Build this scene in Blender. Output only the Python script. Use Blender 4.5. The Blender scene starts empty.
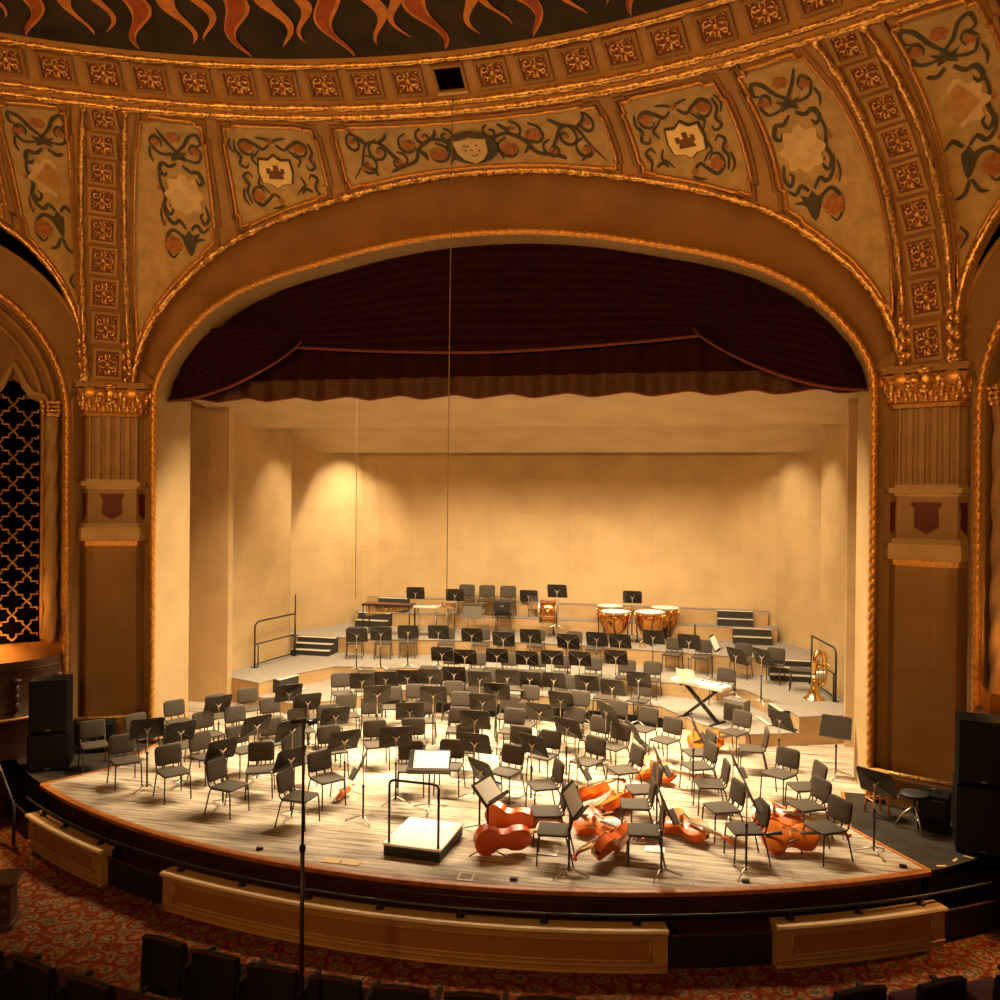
import bpy, bmesh, math, random
import numpy as np
from mathutils import Vector, Matrix
PI=math.pi
sc=bpy.context.scene
COL=sc.collection
random.seed(7)
sc.view_settings.view_transform='Standard'
sc.view_settings.look='None'
sc.view_settings.exposure=0.0
sc.view_settings.gamma=1.0

# ---------------------------------------------------------------- camera
CAM_ROT=[(0.976573,-0.010958,0.214906),(0.214958,0.003732,-0.976616),(0.009900,0.999933,0.006000)]
CAM_POS=(3.463,-14.071,4.7)
CAM_LENS=30.480

cam_data=bpy.data.cameras.new('camera'); cam=bpy.data.objects.new('camera',cam_data); COL.objects.link(cam)
mw=Matrix([list(CAM_ROT[i])+[CAM_POS[i]] for i in range(3)]+[[0,0,0,1]]); cam.matrix_world=mw
cam_data.lens=CAM_LENS; cam_data.sensor_width=36; cam_data.clip_end=200; sc.camera=cam

# ---------------------------------------------------------------- materials
MATS={}
def lin(r,g,b):
    f=lambda c: c/12.92 if c<=.04045 else ((c+.055)/1.055)**2.4
    return (f(r/255),f(g/255),f(b/255),1)
class N:
    def __init__(s,name):
        s.m=bpy.data.materials.new(name); s.m.use_nodes=True; s.t=s.m.node_tree; s.b=s.t.nodes['Principled BSDF']; MATS[name]=s.m
    def n(s,typ,**k):
        d=s.t.nodes.new(typ)
        for a,v in k.items():
            if a.startswith('i_'):
                q=a[2:]; d.inputs[int(q) if q.isdigit() else q.replace('_',' ')].default_value=v
            else: setattr(d,a,v)
        return d
    def l(s,a,b): s.t.links.new(a,b)
    def ramp(s,fac,stops):
        r=s.n('ShaderNodeValToRGB'); e=r.color_ramp.elements
        while len(e)<len(stops): e.new(.5)
        for q,(p,c) in zip(e,stops): q.position=p; q.color=c
        s.l(fac,r.inputs[0]); return r.outputs[0]
    def coord(s,scale=(1,1,1),rot=(0,0,0),kind='Object'):
        c=s.n('ShaderNodeTexCoord'); m=s.n('ShaderNodeMapping'); m.inputs['Scale'].default_value=scale; m.inputs['Rotation'].default_value=rot
        s.l(c.outputs[kind],m.inputs[0]); return m.outputs[0]
    def bump(s,h,strength=.3,dist=.02):
        b=s.n('ShaderNodeBump'); b.inputs['Strength'].default_value=strength; b.inputs['Distance'].default_value=dist
        s.l(h,b.inputs['Height']); s.l(b.outputs[0],s.b.inputs['Normal'])
def basic(name,col,rough=.6,metal=0.,noise=.12,scale=8.,bump=0.,coat=0.,emit=None,estr=0.,spec=.5):
    k=N(name); c=k.coord(); nz=k.n('ShaderNodeTexNoise'); nz.inputs['Scale'].default_value=scale; nz.inputs['Detail'].default_value=4
    k.l(c,nz.inputs['Vector'])
    lo=tuple(x*(1-noise) for x in col[:3])+(1,); hi=tuple(min(1,x*(1+noise)) for x in col[:3])+(1,)
    k.l(k.ramp(nz.outputs[0],[(.3,lo),(.7,hi)]),k.b.inputs['Base Color'])
    k.b.inputs['Roughness'].default_value=rough; k.b.inputs['Metallic'].default_value=metal; k.b.inputs['Coat Weight'].default_value=coat
    k.b.inputs['Specular IOR Level'].default_value=spec
    if bump: k.bump(nz.outputs[0],bump)
    if emit: k.b.inputs['Emission Color'].default_value=emit; k.b.inputs['Emission Strength'].default_value=estr
    return k.m
def seamed(name,col,bw,bh,mort=.006,seam=.72,noise=.08,rough=.75,bump=.15,offset=0.5):
    """plain panels with thin joints, laid out on (x+0.7y, z)"""
    k=N(name); c=k.n('ShaderNodeTexCoord'); sp=k.n('ShaderNodeSeparateXYZ'); k.l(c.outputs['Object'],sp.inputs[0])
    ad=k.n('ShaderNodeMath',operation='MULTIPLY_ADD'); ad.inputs[1].default_value=.7; k.l(sp.outputs[1],ad.inputs[0]); k.l(sp.outputs[0],ad.inputs[2])
    cb=k.n('ShaderNodeCombineXYZ'); k.l(ad.outputs[0],cb.inputs[0]); k.l(sp.outputs[2],cb.inputs[1])
    br=k.n('ShaderNodeTexBrick'); br.offset=offset; k.l(cb.outputs[0],br.inputs[0])
    br.inputs['Scale'].default_value=1; br.inputs['Mortar Size'].default_value=mort; br.inputs['Brick Width'].default_value=bw; br.inputs['Row Height'].default_value=bh
    br.inputs['Color1'].default_value=col; br.inputs['Color2'].default_value=tuple(x*(1-noise) for x in col[:3])+(1,)
    br.inputs['Mortar'].default_value=tuple(x*seam for x in col[:3])+(1,); br.inputs['Mortar Smooth'].default_value=.3
    nz=k.n('ShaderNodeTexNoise'); nz.inputs['Scale'].default_value=1.3; nz.inputs['Detail'].default_value=5; k.l(c.outputs['Object'],nz.inputs['Vector'])
    mx=k.n('ShaderNodeMix',data_type='RGBA',blend_type='MULTIPLY'); mx.inputs[0].default_value=1
    k.l(br.outputs['Color'],mx.inputs[6]); k.l(k.ramp(nz.outputs[0],[(.3,(.86,.84,.8,1)),(.7,(1.05,1.04,1.02,1))]),mx.inputs[7])
    k.l(mx.outputs[2],k.b.inputs['Base Color']); k.b.inputs['Roughness'].default_value=rough
    k.b.inputs['Specular IOR Level'].default_value=.25
    k.bump(br.outputs['Fac'],-bump if False else bump,.004)
    return k.m
def planks():
    k=N('worn_stage_planks'); c=k.coord()
    br=k.n('ShaderNodeTexBrick'); k.l(c,br.inputs[0]); br.inputs['Scale'].default_value=1; br.inputs['Brick Width'].default_value=2.4; br.inputs['Row Height'].default_value=.09
    br.inputs['Mortar Size'].default_value=.003; br.inputs['Color1'].default_value=(.58,.485,.355,1); br.inputs['Color2'].default_value=(.45,.37,.265,1); br.inputs['Mortar'].default_value=(.1,.07,.04,1)
    c2=k.coord((.9,11,1)); nz=k.n('ShaderNodeTexNoise'); nz.inputs['Scale'].default_value=1.2; nz.inputs['Detail'].default_value=7; nz.inputs['Roughness'].default_value=.65; k.l(c2,nz.inputs['Vector'])
    c3=k.coord((.5,1.1,1)); n3=k.n('ShaderNodeTexNoise'); n3.inputs['Scale'].default_value=1.1; n3.inputs['Detail'].default_value=6; k.l(c3,n3.inputs['Vector'])
    mx=k.n('ShaderNodeMix',data_type='RGBA',blend_type='MULTIPLY'); mx.inputs[0].default_value=1; k.l(br.outputs[0],mx.inputs[6])
    k.l(k.ramp(nz.outputs[0],[(.34,(.26,.22,.18,1)),(.47,(.78,.75,.71,1)),(.62,(1.15,1.13,1.1,1))]),mx.inputs[7])
    m2=k.n('ShaderNodeMix',data_type='RGBA',blend_type='MULTIPLY'); m2.inputs[0].default_value=1; k.l(mx.outputs[2],m2.inputs[6])
    k.l(k.ramp(n3.outputs[0],[(.34,(.42,.37,.32,1)),(.48,(.9,.9,.9,1)),(.66,(1.1,1.1,1.1,1))]),m2.inputs[7])
    k.l(m2.outputs[2],k.b.inputs['Base Color']); k.b.inputs['Roughness'].default_value=.5; k.bump(br.outputs['Fac'],.1,.003)
    return k.m
def carpet():
    k=N('patterned_carpet'); c=k.coord((1,1,1))
    vo=k.n('ShaderNodeTexVoronoi'); vo.inputs['Scale'].default_value=4.6; k.l(c,vo.inputs['Vector'])
    v2=k.n('ShaderNodeTexVoronoi'); v2.inputs['Scale'].default_value=13; k.l(c,v2.inputs['Vector'])
    nz=k.n('ShaderNodeTexNoise'); nz.inputs['Scale'].default_value=26; nz.inputs['Detail'].default_value=3; k.l(c,nz.inputs['Vector'])
    a=k.ramp(vo.outputs['Distance'],[(0,(.05,.055,.05,1)),(.12,(.26,.16,.065,1)),(.24,(.05,.052,.045,1)),(.36,(.26,.12,.04,1)),(.46,(.17,.04,.012,1)),(.62,(.12,.022,.008,1)),(.72,(.20,.10,.035,1)),(1,(.06,.05,.035,1))])
    b=k.ramp(v2.outputs['Distance'],[(.12,(2.0,1.9,1.3,1)),(.26,(.35,.45,.4,1)),(.42,(1.2,1.1,1,1)),(.7,(.8,.8,.8,1))])
    mx=k.n('ShaderNodeMix',data_type='RGBA',blend_type='MULTIPLY'); mx.inputs[0].default_value=.85; k.l(a,mx.inputs[6]); k.l(b,mx.inputs[7])
    m2=k.n('ShaderNodeMix',data_type='RGBA',blend_type='MULTIPLY'); m2.inputs[0].default_value=1.; k.l(mx.outputs[2],m2.inputs[6]); k.l(k.ramp(nz.outputs[0],[(.3,(.45,.45,.45,1)),(.7,(1.5,1.4,1.3,1))]),m2.inputs[7])
    k.l(m2.outputs[2],k.b.inputs['Base Color']); k.b.inputs['Roughness'].default_value=1; k.b.inputs['Specular IOR Level'].default_value=.05
    return k.m
def wood(name,c1,c2,sc_=(2,18,18),rough=.45,coat=0.):
    k=N(name); c=k.coord(sc_); nz=k.n('ShaderNodeTexNoise'); nz.inputs['Scale'].default_value=1.5; nz.inputs['Detail'].default_value=6; k.l(c,nz.inputs['Vector'])
    k.l(k.ramp(nz.outputs[0],[(.3,c1),(.7,c2)]),k.b.inputs['Base Color']); k.b.inputs['Roughness'].default_value=rough; k.b.inputs['Coat Weight'].default_value=coat
    return k.m
def gold_leaf(name,dark,light,rough=.34,metal=.75,bmp=.5):
    k=N(name); c=k.coord(); nz=k.n('ShaderNodeTexNoise'); nz.inputs['Scale'].default_value=22; nz.inputs['Detail'].default_value=4; k.l(c,nz.inputs['Vector'])
    k.l(k.ramp(nz.outputs[0],[(.35,dark),(.6,light)]),k.b.inputs['Base Color']); k.b.inputs['Roughness'].default_value=rough; k.b.inputs['Metallic'].default_value=metal; k.bump(nz.outputs[0],bmp,.02)
    return k.m

M_STUCCO=basic('ochre_stucco',(.40,.215,.07,1),.6,0,.16,1.6,spec=.3)
M_STUCCO_D=basic('brown_ochre_stucco',(.30,.15,.045,1),.6,0,.16,1.6,spec=.3)
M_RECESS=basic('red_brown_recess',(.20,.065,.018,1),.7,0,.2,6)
M_FIELD=basic('painted_panel_ground',(.50,.33,.13,1),.8,0,.18,5)
M_PAINT_DARK=basic('dark_olive_paint',(.075,.062,.035,1),.8,0,.3,14)
M_PAINT_RED=basic('terracotta_paint',(.40,.14,.035,1),.8,0,.3,14)
M_PAINT_CREAM=basic('cream_paint',(.70,.50,.24,1),.8,0,.15,6)
M_PAINT_OCHRE=basic('amber_paint',(.50,.26,.075,1),.8,0,.2,6)
M_GOLD=gold_leaf('gold_leaf',(.36,.15,.03,1),(1.0,.62,.2,1))
M_ROPEGOLD=gold_leaf('gilded_rope_moulding',(.55,.24,.05,1),(.76,.38,.09,1),.36,.5,.05)
M_STONE=seamed('tan_stone_blocks',(.36,.205,.075,1),2.2,.72,.006,1.25,.05)
M_SHAFT=basic('tan_fluted_plaster',(.40,.235,.09,1),.55,0,.12,3)
M_PALE=basic('pale_tan_plaster',(.55,.36,.16,1),.5,0,.1,3)
M_SHIELDRED=basic('oxblood_shield_paint',(.13,.018,.006,1),.6,0,.15,8)
M_SHELL=seamed('cream_shell_panels',(.60,.42,.205,1),2.3,1.05,.005,.8,.04,.6,.1,0.)
M_SHELL_C=seamed('cream_ceiling_panels',(.60,.435,.235,1),3.4,9.,.006,.75,.05,.6,.1,0.)
M_JAMB=seamed('pale_jamb_stone',(.50,.345,.165,1),4,.62,.005,1.15,.03,.6,.1,0.)
M_DOME=basic('night_dome_paint',(.030,.018,.008,1),.9,0,.5,2)
M_FLAME_A=basic('orange_flame_paint',(.60,.22,.045,1),.9,0,.25,6)
M_FLAME_B=basic('red_flame_paint',(.36,.075,.015,1),.9,0,.25,6)
M_CURTAIN=basic('burgundy_velvet',(.026,.003,.0026,1),.85,0,.3,5,spec=.15)
M_CURTAIN_D=basic('dark_burgundy_velvet',(.014,.002,.0015,1),.9,0,.3,5,spec=.1)
M_FRINGE=basic('bronze_bullion_fringe',(.085,.030,.008,1),.7,.2,.5,30)
M_TRIMCURT=basic('red_braid',(.16,.03,.01,1),.8,0,.3,20)
M_PLANK=planks()
M_EDGE=wood('orange_stained_edge',(.30,.085,.012,1),(.48,.17,.03,1),(6,6,6),.4)
M_FASCIA=wood('dark_mahogany_fascia',(.036,.012,.004,1),(.08,.026,.009,1),(2,2,9),.35)
M_WING=basic('black_painted_boards',(.026,.018,.010,1),.8,0,.35,5,spec=.2)
M_RISERTOP=basic('grey_riser_carpet',(.235,.20,.15,1),.85,0,.14,9)
M_RISERFACE=wood('orange_plywood_riser',(.40,.25,.105,1),(.52,.34,.155,1),(1.2,1.2,4),.5)
M_STEPDARK=basic('black_step_carpet',(.028,.023,.017,1),.8,0,.3,12)
M_NOSING=basic('pale_step_nosing',(.60,.52,.38,1),.5,0,.1,9)
M_CARPET=carpet()
M_PARAPET=basic('tan_parapet_paint',(.48,.26,.095,1),.5,0,.1,3)
M_PARAPET_D=basic('brown_parapet_panel',(.36,.155,.045,1),.5,0,.1,3)
M_BLACK=basic('matte_black',(.012,.010,.008,1),.55,0,.3,9)
M_BLACKMETAL=basic('black_steel',(.030,.026,.02,1),.38,.3,.2,9)
M_CHAIRFAB=basic('charcoal_chair_vinyl',(.066,.050,.033,1),.7,0,.15,40,.08,spec=.25)
M_CHAIRFRAME=basic('dark_bronze_chair_tube',(.07,.055,.036,1),.38,.45,.2,20)
M_DESK=basic('black_brown_desk_steel',(.030,.022,.013,1),.42,.25,.15,9)
M_DESK_L=basic('desk_facet_steel',(.072,.054,.032,1),.45,.25,.15,9)
M_STEEL=basic('brushed_steel',(.62,.54,.42,1),.3,.8,.1,20)
M_PAPER=basic('white_paper',(.95,.9,.78,1),.8,0,.04,8)
M_WHITEBOARD=basic('white_podium_top',(.92,.87,.76,1),.7,0,.05,6)
M_CELLO=wood('orange_cello_varnish',(.62,.095,.004,1),(.80,.15,.007,1),(3,14,14),.34,.2)
M_CELLO_B=wood('golden_spruce_varnish',(.60,.13,.008,1),(.74,.19,.014,1),(3,14,14),.34,.2)
M_CELLO_D=wood('red_brown_cello_varnish',(.52,.068,.004,1),(.68,.11,.006,1),(3,14,14),.32,.25)
M_EBONY=basic('ebony',(.02,.014,.01,1),.3,0,.2,10)
M_FINGER=basic('worn_fingerboard',(.32,.24,.15,1),.25,0,.2,10)
M_MAPLE=wood('pale_maple',(.62,.36,.12,1),(.75,.48,.2,1),(5,5,5),.4)
M_BRASS=basic('polished_brass',(.85,.56,.2,1),.18,1.,.08,10)
M_COPPER=basic('hammered_copper',(.72,.32,.08,1),.22,1.,.2,12,.1)
M_DRUMHEAD=basic('white_drumhead',(.95,.9,.78,1),.6,0,.04,6)
M_DRUMSHELL=wood('orange_drum_shell',(.55,.2,.03,1),(.7,.3,.06,1),(4,4,4),.3,.4)
M_STOOL=wood('amber_stool_wood',(.42,.18,.045,1),(.6,.28,.08,1),(4,4,9),.4)
M_SPEAKER=basic('black_speaker_paint',(.0045,.0038,.003,1),.7,0,.3,9,spec=.1)
M_GRILLE=basic('black_speaker_grille',(.005,.004,.0035,1),.75,0,.4,60)
M_SEATVELVET=basic('dark_red_seat_velvet',(.060,.009,.005,1),.85,0,.35,9)
M_SEATBACK=basic('black_seat_back',(.006,.0045,.0035,1),.6,0,.3,8)
M_BALCONY=wood('carved_walnut',(.05,.020,.006,1),(.09,.036,.012,1),(4,4,4),.5)
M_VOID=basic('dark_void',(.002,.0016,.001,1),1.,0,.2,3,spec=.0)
M_LATTICE=basic('lattice_gilding',(.50,.27,.08,1),.45,.3,.2,9)
M_GREYAMP=basic('grey_amplifier_cloth',(.16,.135,.10,1),.8,0,.15,40)
M_KEYW=basic('silver_keyboard_case',(.72,.66,.54,1),.4,.1,.06,9)
M_WIRE=basic('grey_cable',(.30,.21,.12,1),.5,0,.1,9)
M_BRASSPLATE=basic('tan_floor_plate',(.62,.42,.2,1),.5,.1,.1,9)
M_BROWNCASTLE=basic('brown_castle_paint',(.20,.075,.018,1),.8,0,.2,9)
M_SHIELDGOLD=basic('bright_gold_shield_paint',(.95,.66,.27,1),.5,.1,.12,6)

# ---------------------------------------------------------------- mesh helpers
class M:
    def __init__(s): s.v=[]; s.f=[]
    def add(s,v,f):
        o=len(s.v); s.v+=[tuple(map(float,p)) for p in v]; s.f+=[tuple(i+o for i in q) for q in f]; return s
    def box(s,c,d,rz=0.):
        x,y,z=[k/2 for k in d]; P=[(a*x,b*y,e*z) for a,b,e in ((-1,-1,-1),(1,-1,-1),(1,1,-1),(-1,1,-1),(-1,-1,1),(1,-1,1),(1,1,1),(-1,1,1))]
        C,S=math.cos(rz),math.sin(rz); P=[(c[0]+C*a-S*b,c[1]+S*a+C*b,c[2]+e) for a,b,e in P]
        return s.add(P,[(0,3,2,1),(4,5,6,7),(0,1,5,4),(1,2,6,5),(2,3,7,6),(3,0,4,7)])
    def rbox(s,c,d,r=.01,rz=0.):
        """box with chamfered edges"""
        bm=bmesh.new(); bmesh.ops.create_cube(bm,size=1)
        bmesh.ops.scale(bm,vec=Vector(d),verts=bm.verts)
        bmesh.ops.bevel(bm,geom=bm.edges[:],offset=min(r,min(d)*.45),segments=2,affect='EDGES',profile=.6)
        C,S=math.cos(rz),math.sin(rz); bm.verts.ensure_lookup_table()
        P=[(c[0]+C*v.co.x-S*v.co.y,c[1]+S*v.co.x+C*v.co.y,c[2]+v.co.z) for v in bm.verts]
        F=[tuple(v.index for v in f.verts) for f in bm.faces]; bm.free(); return s.add(P,F)
    def tube(s,pts,r,n=8,closed=False,twist=None):
        pts=[Vector(p) for p in pts]; k=len(pts); R=r if isinstance(r,(list,tuple)) else [r]*k
        T=[]
        for i in range(k):
            a=pts[(i-1)%k] if (closed or i>0) else pts[i]; b=pts[(i+1)%k] if (closed or i<k-1) else pts[i]
            t=(b-a); T.append(t.normalized() if t.length>1e-9 else Vector((0,0,1)))
        ref=Vector((0,0,1)) if abs(T[0].z)<.9 else Vector((0,1,0)); u=T[0].cross(ref).normalized()
        V=[];L=0.
        for i in range(k):
            u=(u-T[i]*u.dot(T[i])); u=u.normalized() if u.length>1e-6 else T[i].orthogonal().normalized(); w=T[i].cross(u)
            if i: L+=(pts[i]-pts[i-1]).length
            for j in range(n):
                a=2*PI*j/n; rr=R[i]
                if twist: rr*=1+twist[0]*math.cos(twist[2]*a-twist[1]*L)
                V.append(pts[i]+(u*math.cos(a)+w*math.sin(a))*rr)
        F=[]
        for i in range(k if closed else k-1):
            for j in range(n):
                F.append((i*n+j,i*n+(j+1)%n,((i+1)%k)*n+(j+1)%n,((i+1)%k)*n+j))
        if not closed: F+= [tuple(range(n-1,-1,-1)),tuple((k-1)*n+j for j in range(n))]
        return s.add(V,F)
    def lathe(s,prof,n=24,c=(0,0,0),a0=0.,a1=2*PI,sx=1.,sy=1.,caps=True):
        full=abs(a1-a0-2*PI)<1e-6; m=n if full else n+1; V=[]
        for r,z in prof:
            for j in range(m):
                a=a0+(a1-a0)*j/n; V.append((c[0]+r*math.cos(a)*sx,c[1]+r*math.sin(a)*sy,c[2]+z))
        F=[]
        for i in range(len(prof)-1):
            for j in range(n):
                j2=(j+1)%m if full else j+1
                F.append((i*m+j,i*m+j2,(i+1)*m+j2,(i+1)*m+j))
        if full and caps:
            if prof[0][0]>1e-4: F.append(tuple(range(m-1,-1,-1)))
            if prof[-1][0]>1e-4: F.append(tuple((len(prof)-1)*m+j for j in range(m)))
        return s.add(V,F)
    def grid(s,fn,nu,nv,closed=False):
        V=[fn(i/nu,j/nv) for j in range(nv+1) for i in range(nu+1)]; w=nu+1
        return s.add(V,[(j*w+i,j*w+i+1,(j+1)*w+i+1,(j+1)*w+i) for j in range(nv) for i in range(nu)])
    def prism(s,poly,z0,z1):
        n=len(poly); V=[(x,y,z0) for x,y in poly]+[(x,y,z1) for x,y in poly]
        return s.add(V,[tuple(range(n-1,-1,-1)),tuple(range(n,2*n))]+[(i,(i+1)%n,n+(i+1)%n,n+i) for i in range(n)])
    def ball(s,c,r,n=8,m=6):
        rx,ry,rz=r if isinstance(r,(tuple,list)) else (r,r,r)
        V=[(c[0]+rx*math.sin(PI*i/m)*math.cos(2*PI*j/n),c[1]+ry*math.sin(PI*i/m)*math.sin(2*PI*j/n),c[2]+rz*math.cos(PI*i/m)) for i in range(m+1) for j in range(n)]
        return s.add(V,[(i*n+j,(i+1)*n+j,(i+1)*n+(j+1)%n,i*n+(j+1)%n) for i in range(m) for j in range(n)])
    def sweep(s,path,prof,frame):
        """open profile (a,b) swept along path; frame(i)->(A,B) vectors"""
        k=len(prof); V=[]
        for i,p in enumerate(path):
            A,B=frame(i); p=Vector(p)
            V+=[p+A*a+B*b for a,b in prof]
        F=[(i*k+j,i*k+j+1,(i+1)*k+j+1,(i+1)*k+j) for i in range(len(path)-1) for j in range(k-1)]
        return s.add(V,F)
    def xf(s,m):
        s.v=[tuple(m@Vector(p)) for p in s.v]; return s
    def join(s,o,m=None):
        return s.add([m@Vector(p) for p in o.v] if m is not None else o.v,o.f)
    def mesh(s,name,mat,smooth=False):
        me=bpy.data.meshes.new(name); me.from_pydata(s.v,[],s.f); me.materials.append(mat)
        if smooth:
            me.polygons.foreach_set('use_smooth',[True]*len(me.polygons))
            if smooth!='all' and hasattr(me,'set_sharp_from_angle'): me.set_sharp_from_angle(angle=math.radians(42))
        me.update(); return me
    def build(s,name,mat,parent=None,smooth=False,label=None):
        o=bpy.data.objects.new(name,s.mesh(name,mat,smooth)); COL.objects.link(o)
        if parent is not None: o.parent=parent
        if label: o['label']=label
        return o
def tag(o,label,cat,group=None,kind=None):
    o['label']=label; o['category']=cat
    if group: o['group']=group
    if kind: o['kind']=kind
    return o
def thing(name,label,cat,loc=(0,0,0),rz=0.,group=None,kind=None):
    o=bpy.data.objects.new(name,None); COL.objects.link(o); o.location=loc; o.rotation_euler=(0,0,rz); o.empty_display_size=.1
    return tag(o,label,cat,group,kind)
def struct(name,m,mat,smooth=False,label=None,parent=None):
    o=m.build(name,mat,parent,smooth); o['kind']='structure'
    if label: o['label']=label
    return o
def children_of(r): return [o for o in list(COL.objects) if o.parent==r]
def snapshot(root):
    """(object, [(child,[grandchildren])])"""
    ch=children_of(root); return [(c,children_of(c)) for c in ch]
def dup(root,snap,loc,rz,label,group=None):
    r=root.copy(); COL.objects.link(r); r.location=loc; r.rotation_euler=(0,0,rz); r['label']=label
    if group: r['group']=group
    for c,gs in snap:
        d=c.copy(); COL.objects.link(d); d.parent=r
        for g in gs:
            e=g.copy(); COL.objects.link(e); e.parent=d
    return r
def rrect(w,h,r,n=5):
    P=[]
    for cx,cy,a0 in ((w/2-r,h/2-r,0),(-w/2+r,h/2-r,PI/2),(-w/2+r,-h/2+r,PI),(w/2-r,-h/2+r,1.5*PI)):
        P+=[(cx+r*math.cos(a0+PI/2*i/n),cy+r*math.sin(a0+PI/2*i/n)) for i in range(n+1)]
    return P
def pad(poly,t,edge=.012,crown=.006):
    """cushioned plate: outline poly, thickness t, softened rims and crowned faces, in local xy, centred on z=0"""
    m=M(); n=len(poly); up=[(1,t/2-edge),(.985,t/2-edge*.35),(.95,t/2),(.75,t/2+crown*.6),(.4,t/2+crown)]
    lay=[(k,-z) for k,z in up[::-1]]+up; q=len(lay)
    V=[(x*k,y*k,z) for k,z in lay for x,y in poly]
    F=[(i*n+j,i*n+(j+1)%n,(i+1)*n+(j+1)%n,(i+1)*n+j) for i in range(q-1) for j in range(n)]
    F+=[tuple((q-1)*n+j for j in range(n)),tuple(range(n-1,-1,-1))]
    return m.add(V,F)
ORD=['first','second','third','fourth','fifth','sixth','seventh','eighth','ninth','tenth','eleventh','twelfth']
def lerp(a,b,t): return a+(b-a)*t
def interp(tab,x):
    if x<=tab[0][0]: return tab[0][1]
    for (a,b),(c,d) in zip(tab,tab[1:]):
        if x<=c: return b+(d-b)*(x-a)/(c-a) if c>a else d
    return tab[-1][1]
# ================================================================ auditorium vault
RC=Vector((0,-13.5,0)); RL,ZL=11.95,10.56
def ringpt(th,R=RL,z=ZL):
    a=math.radians(th); return Vector((R*math.sin(a),RC.y+R*math.cos(a),z))
OUT=[(0,10.17),(.7,10.15),(1.3,10.10),(2.0,9.99),(2.6,9.87),(3.2,9.73),(3.6,9.62),(4.1,9.45),(4.55,9.28),(5.0,9.03),(5.4,8.73),(5.9,8.28),(6.2,7.92),(6.4,7.6),(6.55,7.2),(6.62,6.9),(6.64,6.69)]
INN=[(0,9.19),(.7,9.17),(1.3,9.12),(2.0,9.02),(2.6,8.90),(3.1,8.79),(3.6,8.68),(4.1,8.54),(4.6,8.36),(5.0,8.15),(5.3,7.95),(5.7,7.58),(6.0,7.22),(6.2,6.87),(6.28,6.6),(6.3,6.3)]
def arclen(tab):
    L=[0.]
    for a,b in zip(tab,tab[1:]): L.append(L[-1]+math.hypot(b[0]-a[0],b[1]-a[1]))
    return L
OL=arclen(OUT)
OX=[(l,p[0]) for l,p in zip(OL,OUT)]; OZ=[(l,p[1]) for l,p in zip(OL,OUT)]
def len_at_x(x): return interp([(p[0],l) for l,p in zip(OL,OUT)],x)
TH2L=[(0,0),(10.7,len_at_x(2.56)),(18.7,len_at_x(4.62)),(24.4,OL[-1])]
YA=-.1
def archpt(th):
    s=1 if th>=0 else -1; l=interp(TH2L,abs(th)); return Vector((s*interp(OX,l),YA,interp(OZ,l)))
def vault(A,B,v):
    Cc=Vector((A.x+.05*(B.x-A.x),A.y+.17*(B.y-A.y),A.z+.81*(B.z-A.z)))
    # flatter where the arch comes near the ring
    k=min(1.,(B.z-A.z)/2.5); mid=(A+B)/2; Cc=mid.lerp(Cc,.45+.55*k)
    return A*(1-v)**2+Cc*(2*v*(1-v))+B*v*v
def S_main(th,v): return vault(archpt(th),ringpt(th),v)
# the pair of side arches, each in a wall turned 45 degrees
Q=math.sqrt(.5)
def sidept(sgn,s,z,off=0.,x0=7.13,y0=-.6):
    """s along the turned wall, off towards the room"""
    return Vector((sgn*(x0+Q*s-Q*off),y0-Q*s-Q*off,z))
def sidearch(th):
    a=abs(th); sgn=1 if th>0 else -1; t=(a-27.7)/23.4; t=min(max(t,0),1)
    u=1-abs(2*t-1); ph=math.radians(-8+98*(1-(1-u)**1.35)) if u<1 else PI/2
    s=2.7-2.56*math.cos(ph); s=s if t<=.5 else 5.4-s
    return sidept(sgn,s,7.06+2.56*math.sin(ph))
def S_side(th,v): return vault(sidearch(th),ringpt(th),v)
RA0,RA1=Vector((6.64,-.1,6.69)),Vector((7.25,-.71,6.69))
def S_rib(sgn,q,v):
    A=RA0.lerp(RA1,q); B=ringpt(24.4+3.3*q); P=vault(A,B,v); return Vector((sgn*P.x,P.y,P.z))
ROOM=Vector((0,-13,6))
def frame_at(S,a,b,da=.05,db=.01):
    P=S(a,b); U=(S(a+da,b)-S(a-da,b)); V=(S(a,min(b+db,1))-S(a,max(b-db,0)))
    n=U.cross(V).normalized()
    if n.dot(ROOM-P)<0: n=-n
    return P,U.normalized(),V.normalized(),n,U.length/(2*da),V.length/(min(b+db,1)-max(b-db,0))
m=M(); ths=[-24.4+48.8*i/72 for i in range(73)]
m.grid(lambda u,v:S_main(-24.4+48.8*u,v),96,14)
vault_o=struct('vault_front',m,M_STUCCO,'all','ochre coved vault between the proscenium arch and the ceiling ring')
for sgn,nm in ((-1,'vault_left'),(1,'vault_right')):
    m=M(); m.grid(lambda u,v:S_side(sgn*(27.7+23.4*u),v),60,14); struct(nm,m,M_STUCCO,'all','ochre coved vault above the %s side arch'%('left' if sgn<0 else 'right'))
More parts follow.
